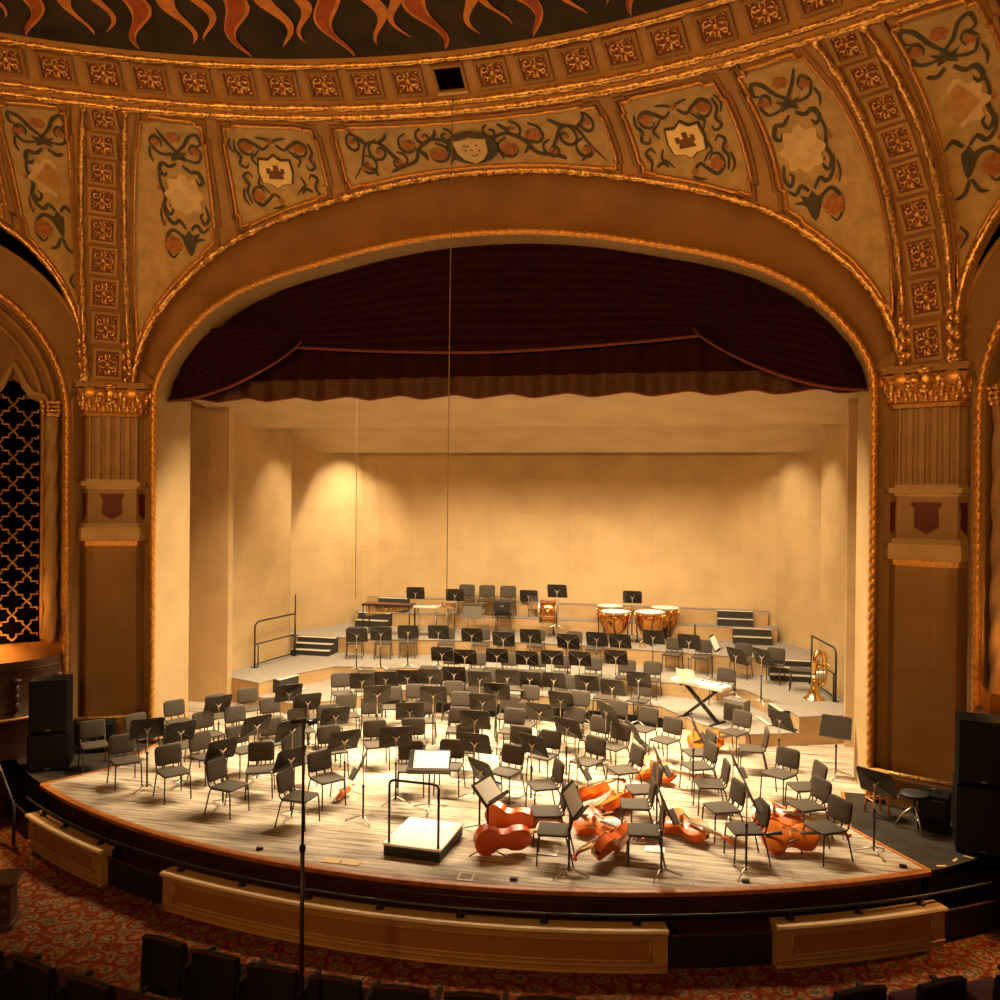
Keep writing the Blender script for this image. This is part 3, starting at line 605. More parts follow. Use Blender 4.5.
# pilasters
def octo(w,f,d,y0=.22):
    """half octagon plan, full half width w at wall, half width f on the front face, projection d"""
    return [(-w,y0+.3),(-w,y0-d*.35),(-f,y0-d),(f,y0-d),(w,y0-d*.35),(w,y0+.3)]
def make_pilaster(cx,side):
    root=thing('pilaster','%s pilaster with gilded capital, fluted shaft and red shields'%side,'pilaster',(cx,-.02,0),-math.copysign(math.radians(26),cx),None,'structure')
    m=M(); m.prism(octo(.62,.43,.42),0,3.72); m.build('lower_shaft',M_STONE,root)
    m=M(); m.prism(octo(.70,.50,.52),0,.42); m.prism(octo(.74,.53,.58),.42,.47); b=m.build('base',M_STONE,root)
    m=M(); m.tube([(-.70,-.1,.5),(-.5,-.33,.5),(.5,-.33,.5),(.70,-.1,.5)],.035,6); m.build('base_bead',M_GOLD,b,'all')
    m=M(); m.prism(octo(.64,.45,.45),3.68,3.78); c=m.build('gilded_band',M_ROPEGOLD,root)
    m=M(); m.prism(octo(.70,.50,.54),3.78,4.02); m.prism(octo(.66,.47,.47),4.02,4.1); m.build('sill_moulding',M_PALE,root)
    m=M(); m.prism(octo(.60,.42,.40),4.1,4.75); p=m.build('pedestal',M_SHAFT,root)
    sh=[(-.21,.22),(.21,.22),(.21,.17),(.165,.13),(.17,-.16),(0,-.26),(-.17,-.16),(-.165,.13),(-.21,.17)]
    for k,(px,py,ang) in enumerate(((0,-.187,0),(-.515,-.055,-math.atan2(.26,.18)),(.515,-.055,math.atan2(.26,.18)))):
        q=M(); q.prism([(x*(1 if k==0 else .62),y) for x,y in sh],0,.012); q.xf(Matrix.Translation((px,py,4.43))@Matrix.Rotation(ang,4,'Z')@Matrix.Rotation(PI/2,4,'X')); q.build('shield',M_SHIELDRED,p,label='dark red shield on the pedestal')
    m=M(); P0=octo(.66,.47,.50)
    m.prism(octo(.62,.44,.44),4.74,4.79); m.prism(octo(.69,.5,.54),4.79,4.87); m.prism(octo(.62,.44,.44),4.87,4.92); m.build('neck_moulding',M_PALE,root,True)
    # fluted shaft
    pl=octo(.58,.42,.36); pts=[]
    for (x0,y0),(x1,y1) in zip(pl,pl[1:]):
        L=math.hypot(x1-x0,y1-y0); k=max(1,int(round(L/.17))); tx,ty=(x1-x0)/L,(y1-y0)/L; nx,ny=ty,-tx
        for i in range(k):
            for t,dp in ((0,0),(.22,0),(.26,.04),(.5,.055),(.74,.04),(.78,0)):
                s=(i+t)/k; q=(x0+(x1-x0)*s,y0+(y1-y0)*s); sg=1 if (nx*(0-q[0])+ny*(.3-q[1]))>0 else -1
                pts.append((q[0]+sg*nx*dp,q[1]+sg*ny*dp))
    pts.append(pl[-1]); m=M(); m.prism(pts,4.92,6.1); m.build('fluted_shaft',M_SHAFT,root)
    # capital
    m=M(); secs=[(6.08,.62),(6.14,.66),(6.17,.62),(6.3,.66),(6.45,.72),(6.57,.78)]
    rings=[octo(w,w*.72,.50*w/.62) for z,w in secs]
    V=[(x,y,z) for (z,w),pl in zip(secs,rings) for x,y in pl]; n=6
    m.add(V,[(i*n+j,i*n+j+1,(i+1)*n+j+1,(i+1)*n+j) for i in range(len(secs)-1) for j in range(n-1)]); cap=m.build('capital_bell',M_ROPEGOLD,root,True)
    rnd=random.Random(4); lf=M()
    for row,(z,k,sz) in enumerate(((6.22,13,.055),(6.31,12,.06),(6.41,9,.075))):
        for i in range(k):
            t=(i+.5*(row%2))/(k-1 if row%2==0 else k); w=interp([(a,b) for a,b in secs],z); pl=octo(w,w*.72,.5*w/.62)[1:5]
            L=[0]; 
            for a,b in zip(pl,pl[1:]): L.append(L[-1]+math.hypot(b[0]-a[0],b[1]-a[1]))
            t=min(t,1)*L[-1]; x=interp(list(zip(L,[p[0] for p in pl])),t); y=interp(list(zip(L,[p[1] for p in pl])),t)
            lf.ball((x,y-.02,z),(sz*.75,sz*.7,sz*1.2),7,5); lf.ball((x,y-.05,z+sz),(sz*.5,sz*.5,sz*.45),6,4)
    lf.build('acanthus_leaves',M_GOLD,cap,'all')
    vo=M()
    for x,y in ((-.64,-.12),(-.36,-.32),(.36,-.32),(.64,-.12)):
        q=M(); q.lathe([(.001,-.09),(.06,-.09),(.11,-.07),(.11,.07),(.06,.09),(.001,.09)],12); q.xf(Matrix.Translation((x,y,6.52))@Matrix.Rotation(PI/2,4,'X')); vo.join(q)
    vo.build('volutes',M_ROPEGOLD,cap,True)
    ms=M(); ms.ball((0,-.40,6.5),(.13,.09,.16),10,8); ms.ball((0,-.42,6.38),(.1,.08,.1),8,6); ms.ball((-.17,-.36,6.5),(.08,.06,.12),8,6); ms.ball((.17,-.36,6.5),(.08,.06,.12),8,6); ms.ball((0,-.44,6.64),(.12,.07,.07),8,6); ms.build('centre_mask',M_GOLD,cap,'all')
    m=M(); m.prism(octo(.80,.58,.66),6.60,6.66); m.prism(octo(.83,.60,.70),6.66,6.70); m.build('abacus',M_STUCCO,root)
    return root
make_pilaster(-7.09,'left'); make_pilaster(7.09,'right')
# ================================================================ side walls with organ grilles
def SW(sgn,s,z,off=0.): return sidept(sgn,s,z,off,7.3,-.43)
S0=2.62
def niche_outline(w,zs,zb,k=1.08,n=24):
    """(s,z) from right foot over the arch to the other foot"""
    P=[(S0-w,zb),(S0-w,(zb+zs)/2),(S0-w,zs)]
    P+=[(S0-w*math.cos(PI*i/n),zs+w*k*math.sin(PI*i/n)) for i in range(1,n)]
    return P+[(S0+w,zs),(S0+w,(zb+zs)/2),(S0+w,zb)]
def densify2(tab,n): return resample(tab,n)
for sgn,side in ((-1,'left'),(1,'right')):
    outer=[(min(max(s_,.28),2*S0-.28),z_) if z_<6.71 else (s_,z_) for s_,z_ in resample(niche_outline(2.62,6.75,-.8,.94),120)]; inner=resample(niche_outline(2.17,6.05,-.8),120)
    m=M(); m.grid(lambda u,v:SW(sgn,*[lerp(outer[int(round(u*120))][k],inner[int(round(u*120))][k],v) for k in (0,1)]),120,3)
    wl=struct('wall_auditorium_'+side,m,M_STONE,False,'tan side wall with an arched gilded organ niche')
    m=M(); m.add([SW(sgn,.28,-.8),SW(sgn,.28,6.72),(sgn*7.62,.3,6.72),(sgn*7.62,.3,-.8)],[(0,1,2,3)]); m.build('corner_return',M_STONE,wl)
    m=M(); m.grid(lambda u,v:SW(sgn,inner[int(round(u*120))][0],inner[int(round(u*120))][1],-.28*v),120,1); m.build('niche_reveal',M_SHAFT,wl)
    m=M(); m.tube(densify([SW(sgn,s,z,.02) for s,z in resample(niche_outline(2.24,6.05,0.0),160)],.02),.052,12,False,(.17,42,3)); m.build('rope_moulding',M_ROPEGOLD,wl,'all')
    m=M(); m.tube([SW(sgn,s,z,.0) for s,z in resample(niche_outline(2.62,6.75,0,.94),160) if z>6.75],.05,6); m.build('edge_moulding',M_STUCCO,wl,'all')
    # tracery plate behind the niche mouth
    def body(u,v):
        s,z=inner[int(round(u*120))]; return SW(sgn,lerp(S0,s,v),lerp(2.,z,v),-.26)
    m=M(); m.grid(body,120,2); tr=m.build('tracery_plate',M_STUCCO_D,wl)
    for ins,r in ((.10,.05),(.30,.04)):
        m=M(); m.tube([SW(sgn,s,z,-.2) for s,z in resample(niche_outline(2.17-ins,6.05,2.0),90)],r,6); m.build('arch_moulding',M_STUCCO,tr,'all')
    for b in (-1,0,1):
        bs=S0+b*1.40; w=.46
        # trefoil headed opening
        top=[(-w,5.9),(-w,6.12),(-.40,6.3),(-.26,6.36),(-.2,6.34),(-.19,6.5),(-.10,6.62),(0,6.68),(.10,6.62),(.19,6.5),(.2,6.34),(.26,6.36),(.40,6.3),(w,6.12),(w,5.9)]
        op=M(); pl=[(-w,1.95)]+top+[(w,1.95)]; op.add([SW(sgn,bs+x,z,-.24) for x,z in pl],[tuple(range(len(pl)))]); g=op.build('organ_opening',M_VOID,tr)
        hd=M(); og=[(-.56,5.9),(-.56,6.25),(-.48,6.42),(-.30,6.46),(-.18,6.6),(-.08,6.82),(0,7.0),(.08,6.82),(.18,6.6),(.30,6.46),(.48,6.42),(.56,6.25),(.56,5.9)]
        hd.tube([SW(sgn,bs+x,z,-.17) for x,z in og],.055,6); hd.tube([SW(sgn,bs+x*.86,z-.05,-.2) for x,z in og],.03,6); hd.build('ogee_hood',M_SHAFT,tr,'all')
        la=M(); cw,chh=.23,.235
        def inside(x,z): return abs(x)<w-.01 and 1.97<z<(6.25 if abs(x)>.2 else 6.55)
        for i in range(-2,3):
            for j in range(22):
                x0=i*cw; z0=2.0+j*chh
                if (i+j)%2: continue
                for dx in (-1,1):
                    for dz in (-1,1):
                        P=[(x0,z0),(x0+dx*cw*.28,z0+dz*chh*.28),(x0+dx*cw*.30,z0+dz*chh*.5),(x0+dx*cw*.5,z0+dz*chh*.5)]
                        P=[p for p in P if inside(*p)]
                        if len(P)>1: la.tube([SW(sgn,bs+x,z,-.20) for x,z in P],.016,4)
                        P=[(x0+dx*cw*.5,z0+dz*chh*.5),(x0+dx*cw*.72,z0+dz*chh*.5),(x0+dx*cw*.72,z0+dz*chh*.72),(x0+dx*cw,z0+dz*chh)]
                        P=[p for p in P if inside(*p)]
                        if len(P)>1: la.tube([SW(sgn,bs+x,z,-.20) for x,z in P],.016,4)
        la.build('gilded_lattice',M_LATTICE,g)
        # little pierced spandrel shields above
        q=M(); q.add([SW(sgn,bs+.62*(1 if b<1 else -1)+x,7.0+z,-.235) for x,z in ((-.1,-.3),(.1,-.22),(.02,.15),(-.05,.32),(-.11,.2))],[(0,1,2,3,4)]); q.build('pierced_spandrel',M_RECESS,tr)
    for s in (.62,4.62):
        c=M(); c.tube(densify([SW(sgn,s,z,-.12) for z in (1.95,6.05)],.06),.11,12,False,(.16,9,3)); k=c.build('twisted_column',M_SHAFT,tr,'all')
        c=M(); 
        for z,r in ((6.08,.13),(6.15,.15),(6.22,.14),(6.3,.16)):
            p=SW(sgn,s,z,-.12); c.lathe([(.02,-.03),(r,-.02),(r,.02),(.02,.03)],12,tuple(p))
            for a in range(6): c.ball((p.x+r*math.cos(a),p.y+r*math.sin(a),p.z),.045,6,4)
        c.build('column_capital',M_GOLD,k,'all')
    # box balcony below the grille
    bal=thing('box_balcony','carved dark walnut box balcony under the %s organ grille'%side,'balcony',tuple(SW(sgn,S0,.6)),0)
    def badd(m,name,mat,sm=False,par=None):
        o=m.build(name,mat,None,sm); o.parent=par or bal
        o.matrix_parent_inverse=Matrix.Translation(-Vector(bal.location)) if par is None else Matrix.Identity(4); return o
    def bplan(k,n=30): # half ellipse in plan, k = outward scale
        return [(S0-(2.16+.06*k)*math.cos(PI*i/n)*(1), (.62+k*.5)*math.sin(PI*i/n)**.8) for i in range(n+1)]
    zz=[(.0,-.5),(.25,-.42),(.55,-.22),(.66,-.1),(.72,-.12),(.78,-.06),(.80,-.1),(1.50,-.1),(1.56,-.02),(1.62,.0),(1.68,.06),(1.74,.06),(1.74,-.06)]
    m=M(); plans=[bplan(k) for z,k in zz]; m.grid(lambda u,v:SW(sgn,plans[int(round(v*(len(zz)-1)))][int(round(u*30))][0],zz[int(round(v*(len(zz)-1)))][0],max(.0,plans[int(round(v*(len(zz)-1)))][int(round(u*30))][1])-.02),30,len(zz)-1); badd(m,'parapet',M_BALCONY,True)
    fl=bplan(-.05); m=M(); m.add([SW(sgn,s,1.60,o_) for s,o_ in fl],[tuple(range(31))]); badd(m,'lit_shelf',M_PAINT_CREAM)
    m=M()
    for i in range(2,29,3):
        s,o_=bplan(-.08)[i]
        for z in (.95,1.1,1.25): p=SW(sgn,s,z,o_); m.ball(tuple(p),(.06,.06,.10),6,5)
        p=SW(sgn,s,1.4,o_); m.ball(tuple(p),(.09,.09,.05),6,5)
    badd(m,'carved_bosses',M_BALCONY,'all')
    m=M(); m.tube([SW(sgn,s,.74,o_) for s,o_ in bplan(-.06)],.03,6); badd(m,'gilded_bead',M_ROPEGOLD,'all')
    # dark slot behind the vault edge
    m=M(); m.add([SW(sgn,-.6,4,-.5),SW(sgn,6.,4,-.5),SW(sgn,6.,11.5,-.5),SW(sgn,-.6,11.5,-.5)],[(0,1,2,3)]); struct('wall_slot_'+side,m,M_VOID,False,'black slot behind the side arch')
    # gilded edge of the side arch and its soffit
    pts=[sidearch(sgn*(27.7+23.4*i/120)) for i in range(121)]
    m=M(); gp=densify([p+Vector((-sgn*.02,-.03,0)) for p in pts],.07); R=random.Random(2); m.tube(gp,[.06*(.75+.5*R.random()) for _ in gp],6); m.build('leaf_moulding',M_GOLD,bpy.data.objects['vault_'+side],'all')
    n_=Vector((sgn*Q,Q,0)); m=M(); m.grid(lambda u,v:pts[int(round(u*120))]+n_*(.2*v),120,1); m.build('arch_soffit',M_STUCCO,bpy.data.objects['vault_'+side])

# ================================================================ floors
def arc_pts(R,x0,x1,n=60,cy=8.5):
    a0,a1=math.asin(x0/R),math.asin(x1/R); return [(R*math.sin(lerp(a0,a1,i/n)),cy-R*math.cos(lerp(a0,a1,i/n))) for i in range(n+1)]
RE=12.75
SEAML=[(-6.56,-2.43),(-5.96,-1.4),(-6.15,.25)]; SEAMR=[(6.52,-2.46),(5.79,-1.22),(5.95,.33)]
front=arc_pts(RE,-6.56,6.52)
poly=front+[SEAMR[1],SEAMR[2],(6.3,.33),(6.3,1.2),(7.5,1.2),(7.5,3.4),(-7.5,3.4),(-7.5,1.2),(-6.3,1.2),(-6.3,.25),SEAML[2],SEAML[1]]
m=M(); m.prism(poly,-.06,0); stage=struct('floor_stage',m,M_PLANK,False,'worn pale plank stage floor')
m=M(); fr_=[(x,y) for x,y in front]; 
m.sweep([(x,y,0) for x,y in fr_],[(-.004,-.07),(-.035,-.05),(-.035,.0),(-.01,.012),(.055,.010),(.06,.002)],lambda i:(Vector((0-fr_[i][0],8.5-fr_[i][1],0)).normalized(),Vector((0,0,1))))
for sm in (SEAML,SEAMR):
    for a,b in zip(sm[:2],sm[1:]):
        L=math.hypot(b[0]-a[0],b[1]-a[1]); m.box(((a[0]+b[0])/2,(a[1]+b[1])/2,.004),(L,.055,.014),math.atan2(b[1]-a[1],b[0]-a[0]))
m.build('edge_trim',M_EDGE,stage,True)
f2=arc_pts(RE-.10,-6.5,6.46); m=M(); m.grid(lambda u,v:(f2[int(round(u*60))][0]*(1-.004*v),f2[int(round(u*60))][1]+.05*v,-.06-.74*v),60,6); m.build('fascia',M_FASCIA,stage,True)
for dz in (.2,.42,.6): 
    m=M(); m.tube([(x,y+.01,-dz) for x,y in arc_pts(RE-.10,-6.5,6.46)],.012,5); m.build('fascia_bead',M_FASCIA,stage,'all')
for sgn,sm,side in ((-1,SEAML,'left'),(1,SEAMR,'right')):
    x=[p[0] for p in sm]; fr2=arc_pts(RE,sm[0][0],sgn*9.2,16)
    pl=[sm[0]]+fr2[1:]+[(sgn*9.2,-1.2),(sgn*7.3,-.2),(sgn*7.9,.2),(sgn*6.3,.2),(sgn*6.3,.33),sm[2],sm[1]]
    if sgn<0: pl=pl[::-1]
    m=M(); m.prism(pl,-.06,-.002); w_=struct('floor_wing_'+side,m,M_WING,False,'black painted stage wing floor beside the %s pilaster'%side)
    m=M(); m.grid(lambda u,v:(fr2[int(round(u*16))][0],fr2[int(round(u*16))][1]+.03,-.06-.76*v),16,1); m.build('wing_fascia',M_BLACK,w_)
m=M(); m.add([(-16,-17,-.8),(16,-17,-.8),(16,1,-.8),(-16,1,-.8)],[(0,1,2,3)]); struct('floor_auditorium',m,M_CARPET,False,'red patterned auditorium carpet')

# ================================================================ stage risers and shell
A1P=[(-5.6,2.83),(-4.6,2.45),(-3.8,3.0),(-3.0,4.2),(-1.5,4.45),(0,4.5),(1.5,4.45),(3.0,4.2),(3.8,3.0),(4.6,2.45),(5.6,2.83)]
AP=[(-7.0,3.3),(-6.5,3.2),(-5.6,2.83),(-5.35,3.73),(-4.75,4.9),(-3.2,5.18),(-1.6,5.35),(0,5.4),(1.6,5.35),(3.2,5.18),(4.75,4.9),(5.35,3.73),(5.6,2.83),(6.5,3.2),(7.0,3.3)]
BP=[(x,max(7.1-.029*x*x,6.62)) for x in [-6.9+13.8*i/24 for i in range(25)]]
CP=[(-5.8,8.8),(5.8,8.8)]; DP=[(-5.6,9.22),(5.6,9.22)]
def smooth(poly,skip=()):
    return poly
def riser(name,poly,z,zb,back,label):
    x0,x1=poly[0][0],poly[-1][0]; n=len(poly)
    top=poly+[(x1,back),(x0,back)]; m=M(); m.add([(x,y,z) for x,y in top],[tuple(range(len(top)))])
    o=struct(name,m,M_RISERTOP,False,label)
    m=M(); m.add([(x,y,z-.012) for x,y in poly]+[(x,y,zb) for x,y in poly],[(i,n+i,n+i+1,i+1) for i in range(n-1)]); m.build('riser_face',M_RISERFACE,o)
    m=M(); m.tube([(x,y,z-.008) for x,y in poly],.012,4); m.build('riser_edge',M_RISERTOP,o)
    return o
riser('floor_riser_low',A1P,.25,0,6.5,'lowest orchestra riser with grey top and orange plywood face')
riser('floor_riser_middle',AP,.55,0,8.0,'middle orchestra riser with two forward arms along the walls')
riser('floor_riser_rear',BP,.95,.5,9.6,'rear orchestra riser with grey top')
riser('floor_riser_percussion',CP,1.32,.9,9.8,'narrow percussion riser below the back wall')
riser('floor_riser_top',DP,1.70,1.3,9.9,'shallow top ledge at the foot of the back wall')
def wallpoly(m,plan,z0,z1): m.add([(x,y,z0) for x,y in plan]+[(x,y,z1) for x,y in plan],[(i,i+1,len(plan)+i+1,len(plan)+i) for i in range(len(plan)-1)])
for sgn,side in ((-1,'left'),(1,'right')):
    m=M(); wallpoly(m,[(sgn*7.4,2.98),(sgn*6.44,2.96),(sgn*6.46,3.2)],0,9); struct('wall_shell_%s_front'%side,m,M_SHELL,False,'cream front tower of the %s stage shell wall'%side)
    m=M(); wallpoly(m,[(sgn*6.98,3.0),(sgn*6.40,5.92),(sgn*6.9,6.1)],.3,9); struct('wall_shell_%s_middle'%side,m,M_SHELL,False,'cream middle tower of the %s stage shell wall'%side)
    m=M(); wallpoly(m,[(sgn*7.05,5.95),(sgn*7.02,7.0),(sgn*5.80,9.25),(sgn*6.2,9.5)],.5,9); struct('wall_shell_%s_rear'%side,m,M_SHELL,False,'brightly lit rear tower of the %s stage shell wall'%side)
    m=M(); wallpoly(m,[(sgn*5.95,9.2),(sgn*5.38,9.5),(sgn*5.4,9.7)],.9,7); struct('wall_shell_%s_return'%side,m,M_SHELL,False,'narrow cream return panel beside the back wall')
    m=M(); m.add([(sgn*6.3,1.2,0),(sgn*8.5,1.2,0),(sgn*8.5,1.2,9),(sgn*6.3,1.2,9)],[(0,1,2,3)]); m.add([(sgn*7.6,1.2,0),(sgn*7.6,10,0),(sgn*7.6,10,9),(sgn*7.6,1.2,9)],[(0,1,2,3)]); struct('wall_stagehouse_'+side,m,M_SHELL,False,'stage house wall hidden behind the shell')
m=M(); m.add([(-6.4,9.22,5.96),(6.4,9.22,5.96),(6.4,9.22,9),(-6.4,9.22,9)],[(0,1,2,3)]); m.add([(-6.4,9.22,5.96),(6.4,9.22,5.96),(6.4,9.32,5.96),(-6.4,9.32,5.96)],[(0,1,2,3)]); struct('wall_shell_lintel',m,M_SHELL,False,'cream lintel over the shallow recess of the back wall')
m=M(); m.add([(-5.6,9.5,1.6),(5.6,9.5,1.6),(5.6,9.5,7.5),(-5.6,9.5,7.5)],[(0,1,2,3)]); struct('wall_back',m,M_SHELL,False,'cream panelled back wall of the stage shell')
m=M(); m.add([(-8,9.9,-1),(8,9.9,-1),(8,9.9,12),(-8,9.9,12)],[(0,1,2,3)]); m.add([(-8,1.2,9.5),(8,1.2,9.5),(8,9.9,9.5),(-8,9.9,9.5)],[(0,1,2,3)]); struct('wall_stagehouse_back',m,M_VOID,False,'dark stage house behind the shell')
def slab(name,pts,t,label):
    m=M(); n=len(pts); m.add([p for p in pts]+[(x,y,z+t) for x,y,z in pts],[tuple(range(n)),tuple(range(2*n-1,n-1,-1))]+[(i,(i+1)%n,n+(i+1)%n,n+i) for i in range(n)]); struct(name,m,M_SHELL_C,False,label)
slab('ceiling_shell_front',[(-7.0,2.2,6.72),(7.0,2.2,6.72),(7.0,3.0,6.58),(6.66,4.7,6.25),(-6.66,4.7,6.25),(-7.0,3.0,6.58)],.08,'front cream ceiling panel of the stage shell')
slab('ceiling_shell_rear',[(-7.0,5.5,6.46),(7.0,5.5,6.46),(7.02,7.2,6.05),(6.72,8.0,5.83),(-6.72,8.0,5.83),(-7.02,7.2,6.05)],.08,'rear cream ceiling panel of the stage shell')

# ================================================================ curtain
def archz(x): 
    x=abs(x); return interp(INN,x) if x<6.28 else 6.4
val=thing('stage_curtain','dark burgundy swagged house curtain with bronze fringe hanging in the arch','curtain',(0,.8,6.5))
def vadd(m,name,mat,sm=True,par=None):
    o=m.build(name,mat,None,'all'); o.parent=par or val
    if par is None: o.matrix_parent_inverse=Matrix.Translation((0,-.8,-6.5))
    else: o.matrix_parent_inverse=Matrix.Identity(4)
    return o
m=M(); m.grid(lambda u,v:(lerp(-6.25,6.25,u),.98+.05*math.sin(u*150)+.03*math.sin(u*61+1),lerp(6.72,7.75,v)),400,6); vadd(m,'pleated_valance',M_CURTAIN)
m=M(); m.grid(lambda u,v:(lerp(-6.25,6.25,u),.96+.05*math.sin(u*150)+.03*math.sin(u*61+1)-.01*(1-v),lerp(6.50+.035*math.sin(u*75),6.86,v)),400,5); vadd(m,'bullion_fringe',M_FRINGE)
m=M(); m.tube([(lerp(-6.25,6.25,i/160),.93+.05*math.sin(i/160*150),6.50+.035*math.sin(i/160*75)) for i in range(161)],.022,5); vadd(m,'fringe_cord',M_TRIMCURT)
def swag_bottom(x): return 7.27+.42*(abs(x)/6.2)**1.6
def swag(u,v):
    x=lerp(-6.25,6.25,u); zb=swag_bottom(x)*1.0; zt=archz(x)+.15; z=lerp(min(zb,zt-.02),zt,v)
    sag=v*11+1.8*(x/6.2)**2*(1-.55*v); fold=abs(math.sin(PI*sag+.25*math.sin(x*1.7)))**.6
    return (x,.70+.12*v-.10*fold*(1-.3*v),z-.05*fold)
m=M(); m.grid(swag,110,132); vadd(m,'centre_swag',M_CURTAIN)
m=M(); m.tube([(x,.62,swag_bottom(x)-.03) for x in [-5.2+10.4*i/60 for i in range(61)]],.03,5); vadd(m,'swag_braid',M_TRIMCURT)
for sgn in (-1,1):
    def jabot(u,v):
        # gathered from the arch top corner down to the low outer corner
        P0=Vector((sgn*4.1,.60,7.46)); P1=Vector((sgn*6.28,.60,7.0)); B0=Vector((sgn*4.1,.58,7.40)); 
        a=lerp(0,1,u); inner_=Vector((sgn*lerp(3.55,6.28,a**.9),.5,7.52-1.05*math.sin(a*PI/2)**.72)); top=Vector((sgn*lerp(3.55,6.28,a),.62,min(archz(lerp(3.55,6.28,a))+.1,lerp(7.55,7.9,math.sin(a*PI)))))
        f=abs(math.sin(PI*(v*9+a*.6)))**.6
        p=inner_.lerp(top,v); return (p.x,p.y-.08*f,p.z-.03*f)
    m=M(); m.grid(jabot,50,90); vadd(m,'side_swag',M_CURTAIN)
    m=M(); m.tube([jabot(i/40,0) for i in range(41)],.028,5); vadd(m,'side_braid',M_TRIMCURT)

# ================================================================ guard rails, steps
def steps(cx,y0,z0,z1,w,n,label,face=1,rz=0.,depth=.26):
    root=thing('stage_steps',label,'steps',(cx,y0,z0),rz)
    h=(z1-z0)/n; body=M(); nos=M()
    for i in range(n):
        y=i*depth; body.box((0,y+depth*(n-i)/2,h*i+h/2-.004),(w,depth*(n-i),h-.008)); 
        nos.box((0,y+.03,h*(i+1)-.004),(w+.01,.07,.016)); 
    body.build('step_body',M_STEPDARK,root); tr=M()
    for i in range(n): tr.box((0,i*depth+depth/2+.035,h*(i+1)-.002),(w-.01,depth-.07,.006))
    tr.build('tread',M_RISERTOP,root); nos.build('nosing',M_NOSING,root); return root
for sgn,side in ((-1,'left'),(1,'right')):
    steps(sgn*5.9,6.62-.62,.55,.95,1.05,3,'three-tread black steps by the %s guard rail'%side,depth=.2)
    steps(sgn*5.15,8.8-.44,.95,1.32,.95,2,'low pair of pale-edged steps up to the percussion riser on the %s'%side,depth=.22)
    steps(sgn*4.75,9.22-.34,1.32,1.70,.9,2,'topmost narrow steps in the %s corner of the back wall'%side,depth=.17)
    steps(sgn*4.98,3.42,.0,.55,.62,2,'small black step unit tucked against the %s forward riser arm'%side,rz=-sgn*PI/2*.82,depth=.24)
def rail(sgn,side):
    root=thing('guard_rail','black tubular guard rail on the %s riser arm by the shell wall'%side,'guard rail',(sgn*6.5,5.0,.55))
    a,b=Vector((-sgn*.02,-.75,0)),Vector((-sgn*.27,.85,0)); m=M(); r=.022
    up=Vector((0,0,1))
    m.tube([a+up*.02,a+up*.62,a+up*.98,a+(b-a)*.04+up*1.05,a+(b-a)*.1+up*1.08,b+up*1.08],r,7); m.tube([b,b+up*1.08],r,7); m.build('top_frame',M_BLACKMETAL,root,'all')
    m=M(); m.tube([a+up*.55,b+up*.55],r*.8,6); m.tube([a+up*.08,b+up*.08],r*.8,6); m.build('mid_rails',M_BLACKMETAL,root,'all')
    q=a.lerp(b,.08)
    for q_ in (q,b-(b-a)*.02): m=M(); m.tube([q_,q_+up*.55],r*.8,6); m.build('inner_post',M_BLACKMETAL,root,'all')
    m=M()
    for p in (a,b): m.rbox((p.x,p.y,.012),(.12,.12,.02),.006)
    m.build('foot_plates',M_BLACKMETAL,root)
    return root
rail(-1,'left'); rail(1,'right')
m=M(); m.tube([(0,0,0),(0,0,1.55)],.02,7); m.lathe([(.11,0),(.11,.015),(.03,.03),(.001,.03)],12)
pole=thing('tall_pole','tall thin black pole standing at the end of the left guard rail','pole',(-6.3,6.0,.55)); m.build('pole_tube',M_BLACKMETAL,pole,'all')

# ================================================================ pit parapet, rail and gates
CYP=8.5
def parapet(t0,t1,label):
    a0,a1=math.radians(t0),math.radians(t1); am=(a0+a1)/2; root=thing('pit_parapet',label,'parapet',(13.0*math.sin(am),CYP-13.0*math.cos(am),-.8))
    o=Vector(root.location)
    def pt(a,R,z): return Vector((R*math.sin(a),CYP-R*math.cos(a),z))-o
    def arcgrid(prof,n=48):
        m=M(); k=len(prof)-1; m.grid(lambda u,v:pt(lerp(a0,a1,u),*prof[int(round(v*k))]),n,k)
        for a in (a0,a1): m.add([pt(a,R,z) for R,z in prof],[tuple(range(len(prof)))])
        return m
    arcgrid([(12.90,-.8),(13.05,-.8),(13.05,-.34),(12.90,-.34),(12.90,-.8)]).build('wall_body',M_PARAPET,root)
    arcgrid([(12.86,-.345),(13.10,-.345),(13.11,-.32),(13.09,-.30),(12.87,-.30),(12.86,-.32),(12.86,-.345)]).build('cap',M_PALE,root)
    d=.10/13; m=M()
    for z in (-.42,-.66): m.tube([pt(lerp(a0+d*2,a1-d*2,i/40),13.058,z) for i in range(41)],.014,5)
    for a in (a0+d*2,a1-d*2): m.tube([pt(a,13.058,-.42),pt(a,13.058,-.66)],.014,5)
    m.build('panel_moulding',M_PARAPET,root,'all')
    m=M(); m.grid(lambda u,v:pt(lerp(a0+d*2,a1-d*2,u),13.056,lerp(-.66,-.42,v)),40,1); m.build('front_panel',M_PARAPET_D,root)
    m=M(); m.tube([pt(lerp(a0,a1,i/40),13.058,-.715) for i in range(41)],.016,5); m.tube([pt(lerp(a0,a1,i/40),13.06,-.79) for i in range(41)],.022,5); m.build('skirting',M_PARAPET,root,'all')
    return root
PT=[(-29.5,-19.8),(-14.3,14.7),(20.4,30.5)]
parapet(*PT[0],'short curved tan pit parapet at the left end of the pit'); parapet(*PT[1],'long curved tan pit parapet in front of the stage'); parapet(*PT[2],'curved tan pit parapet section at the right end of the pit')
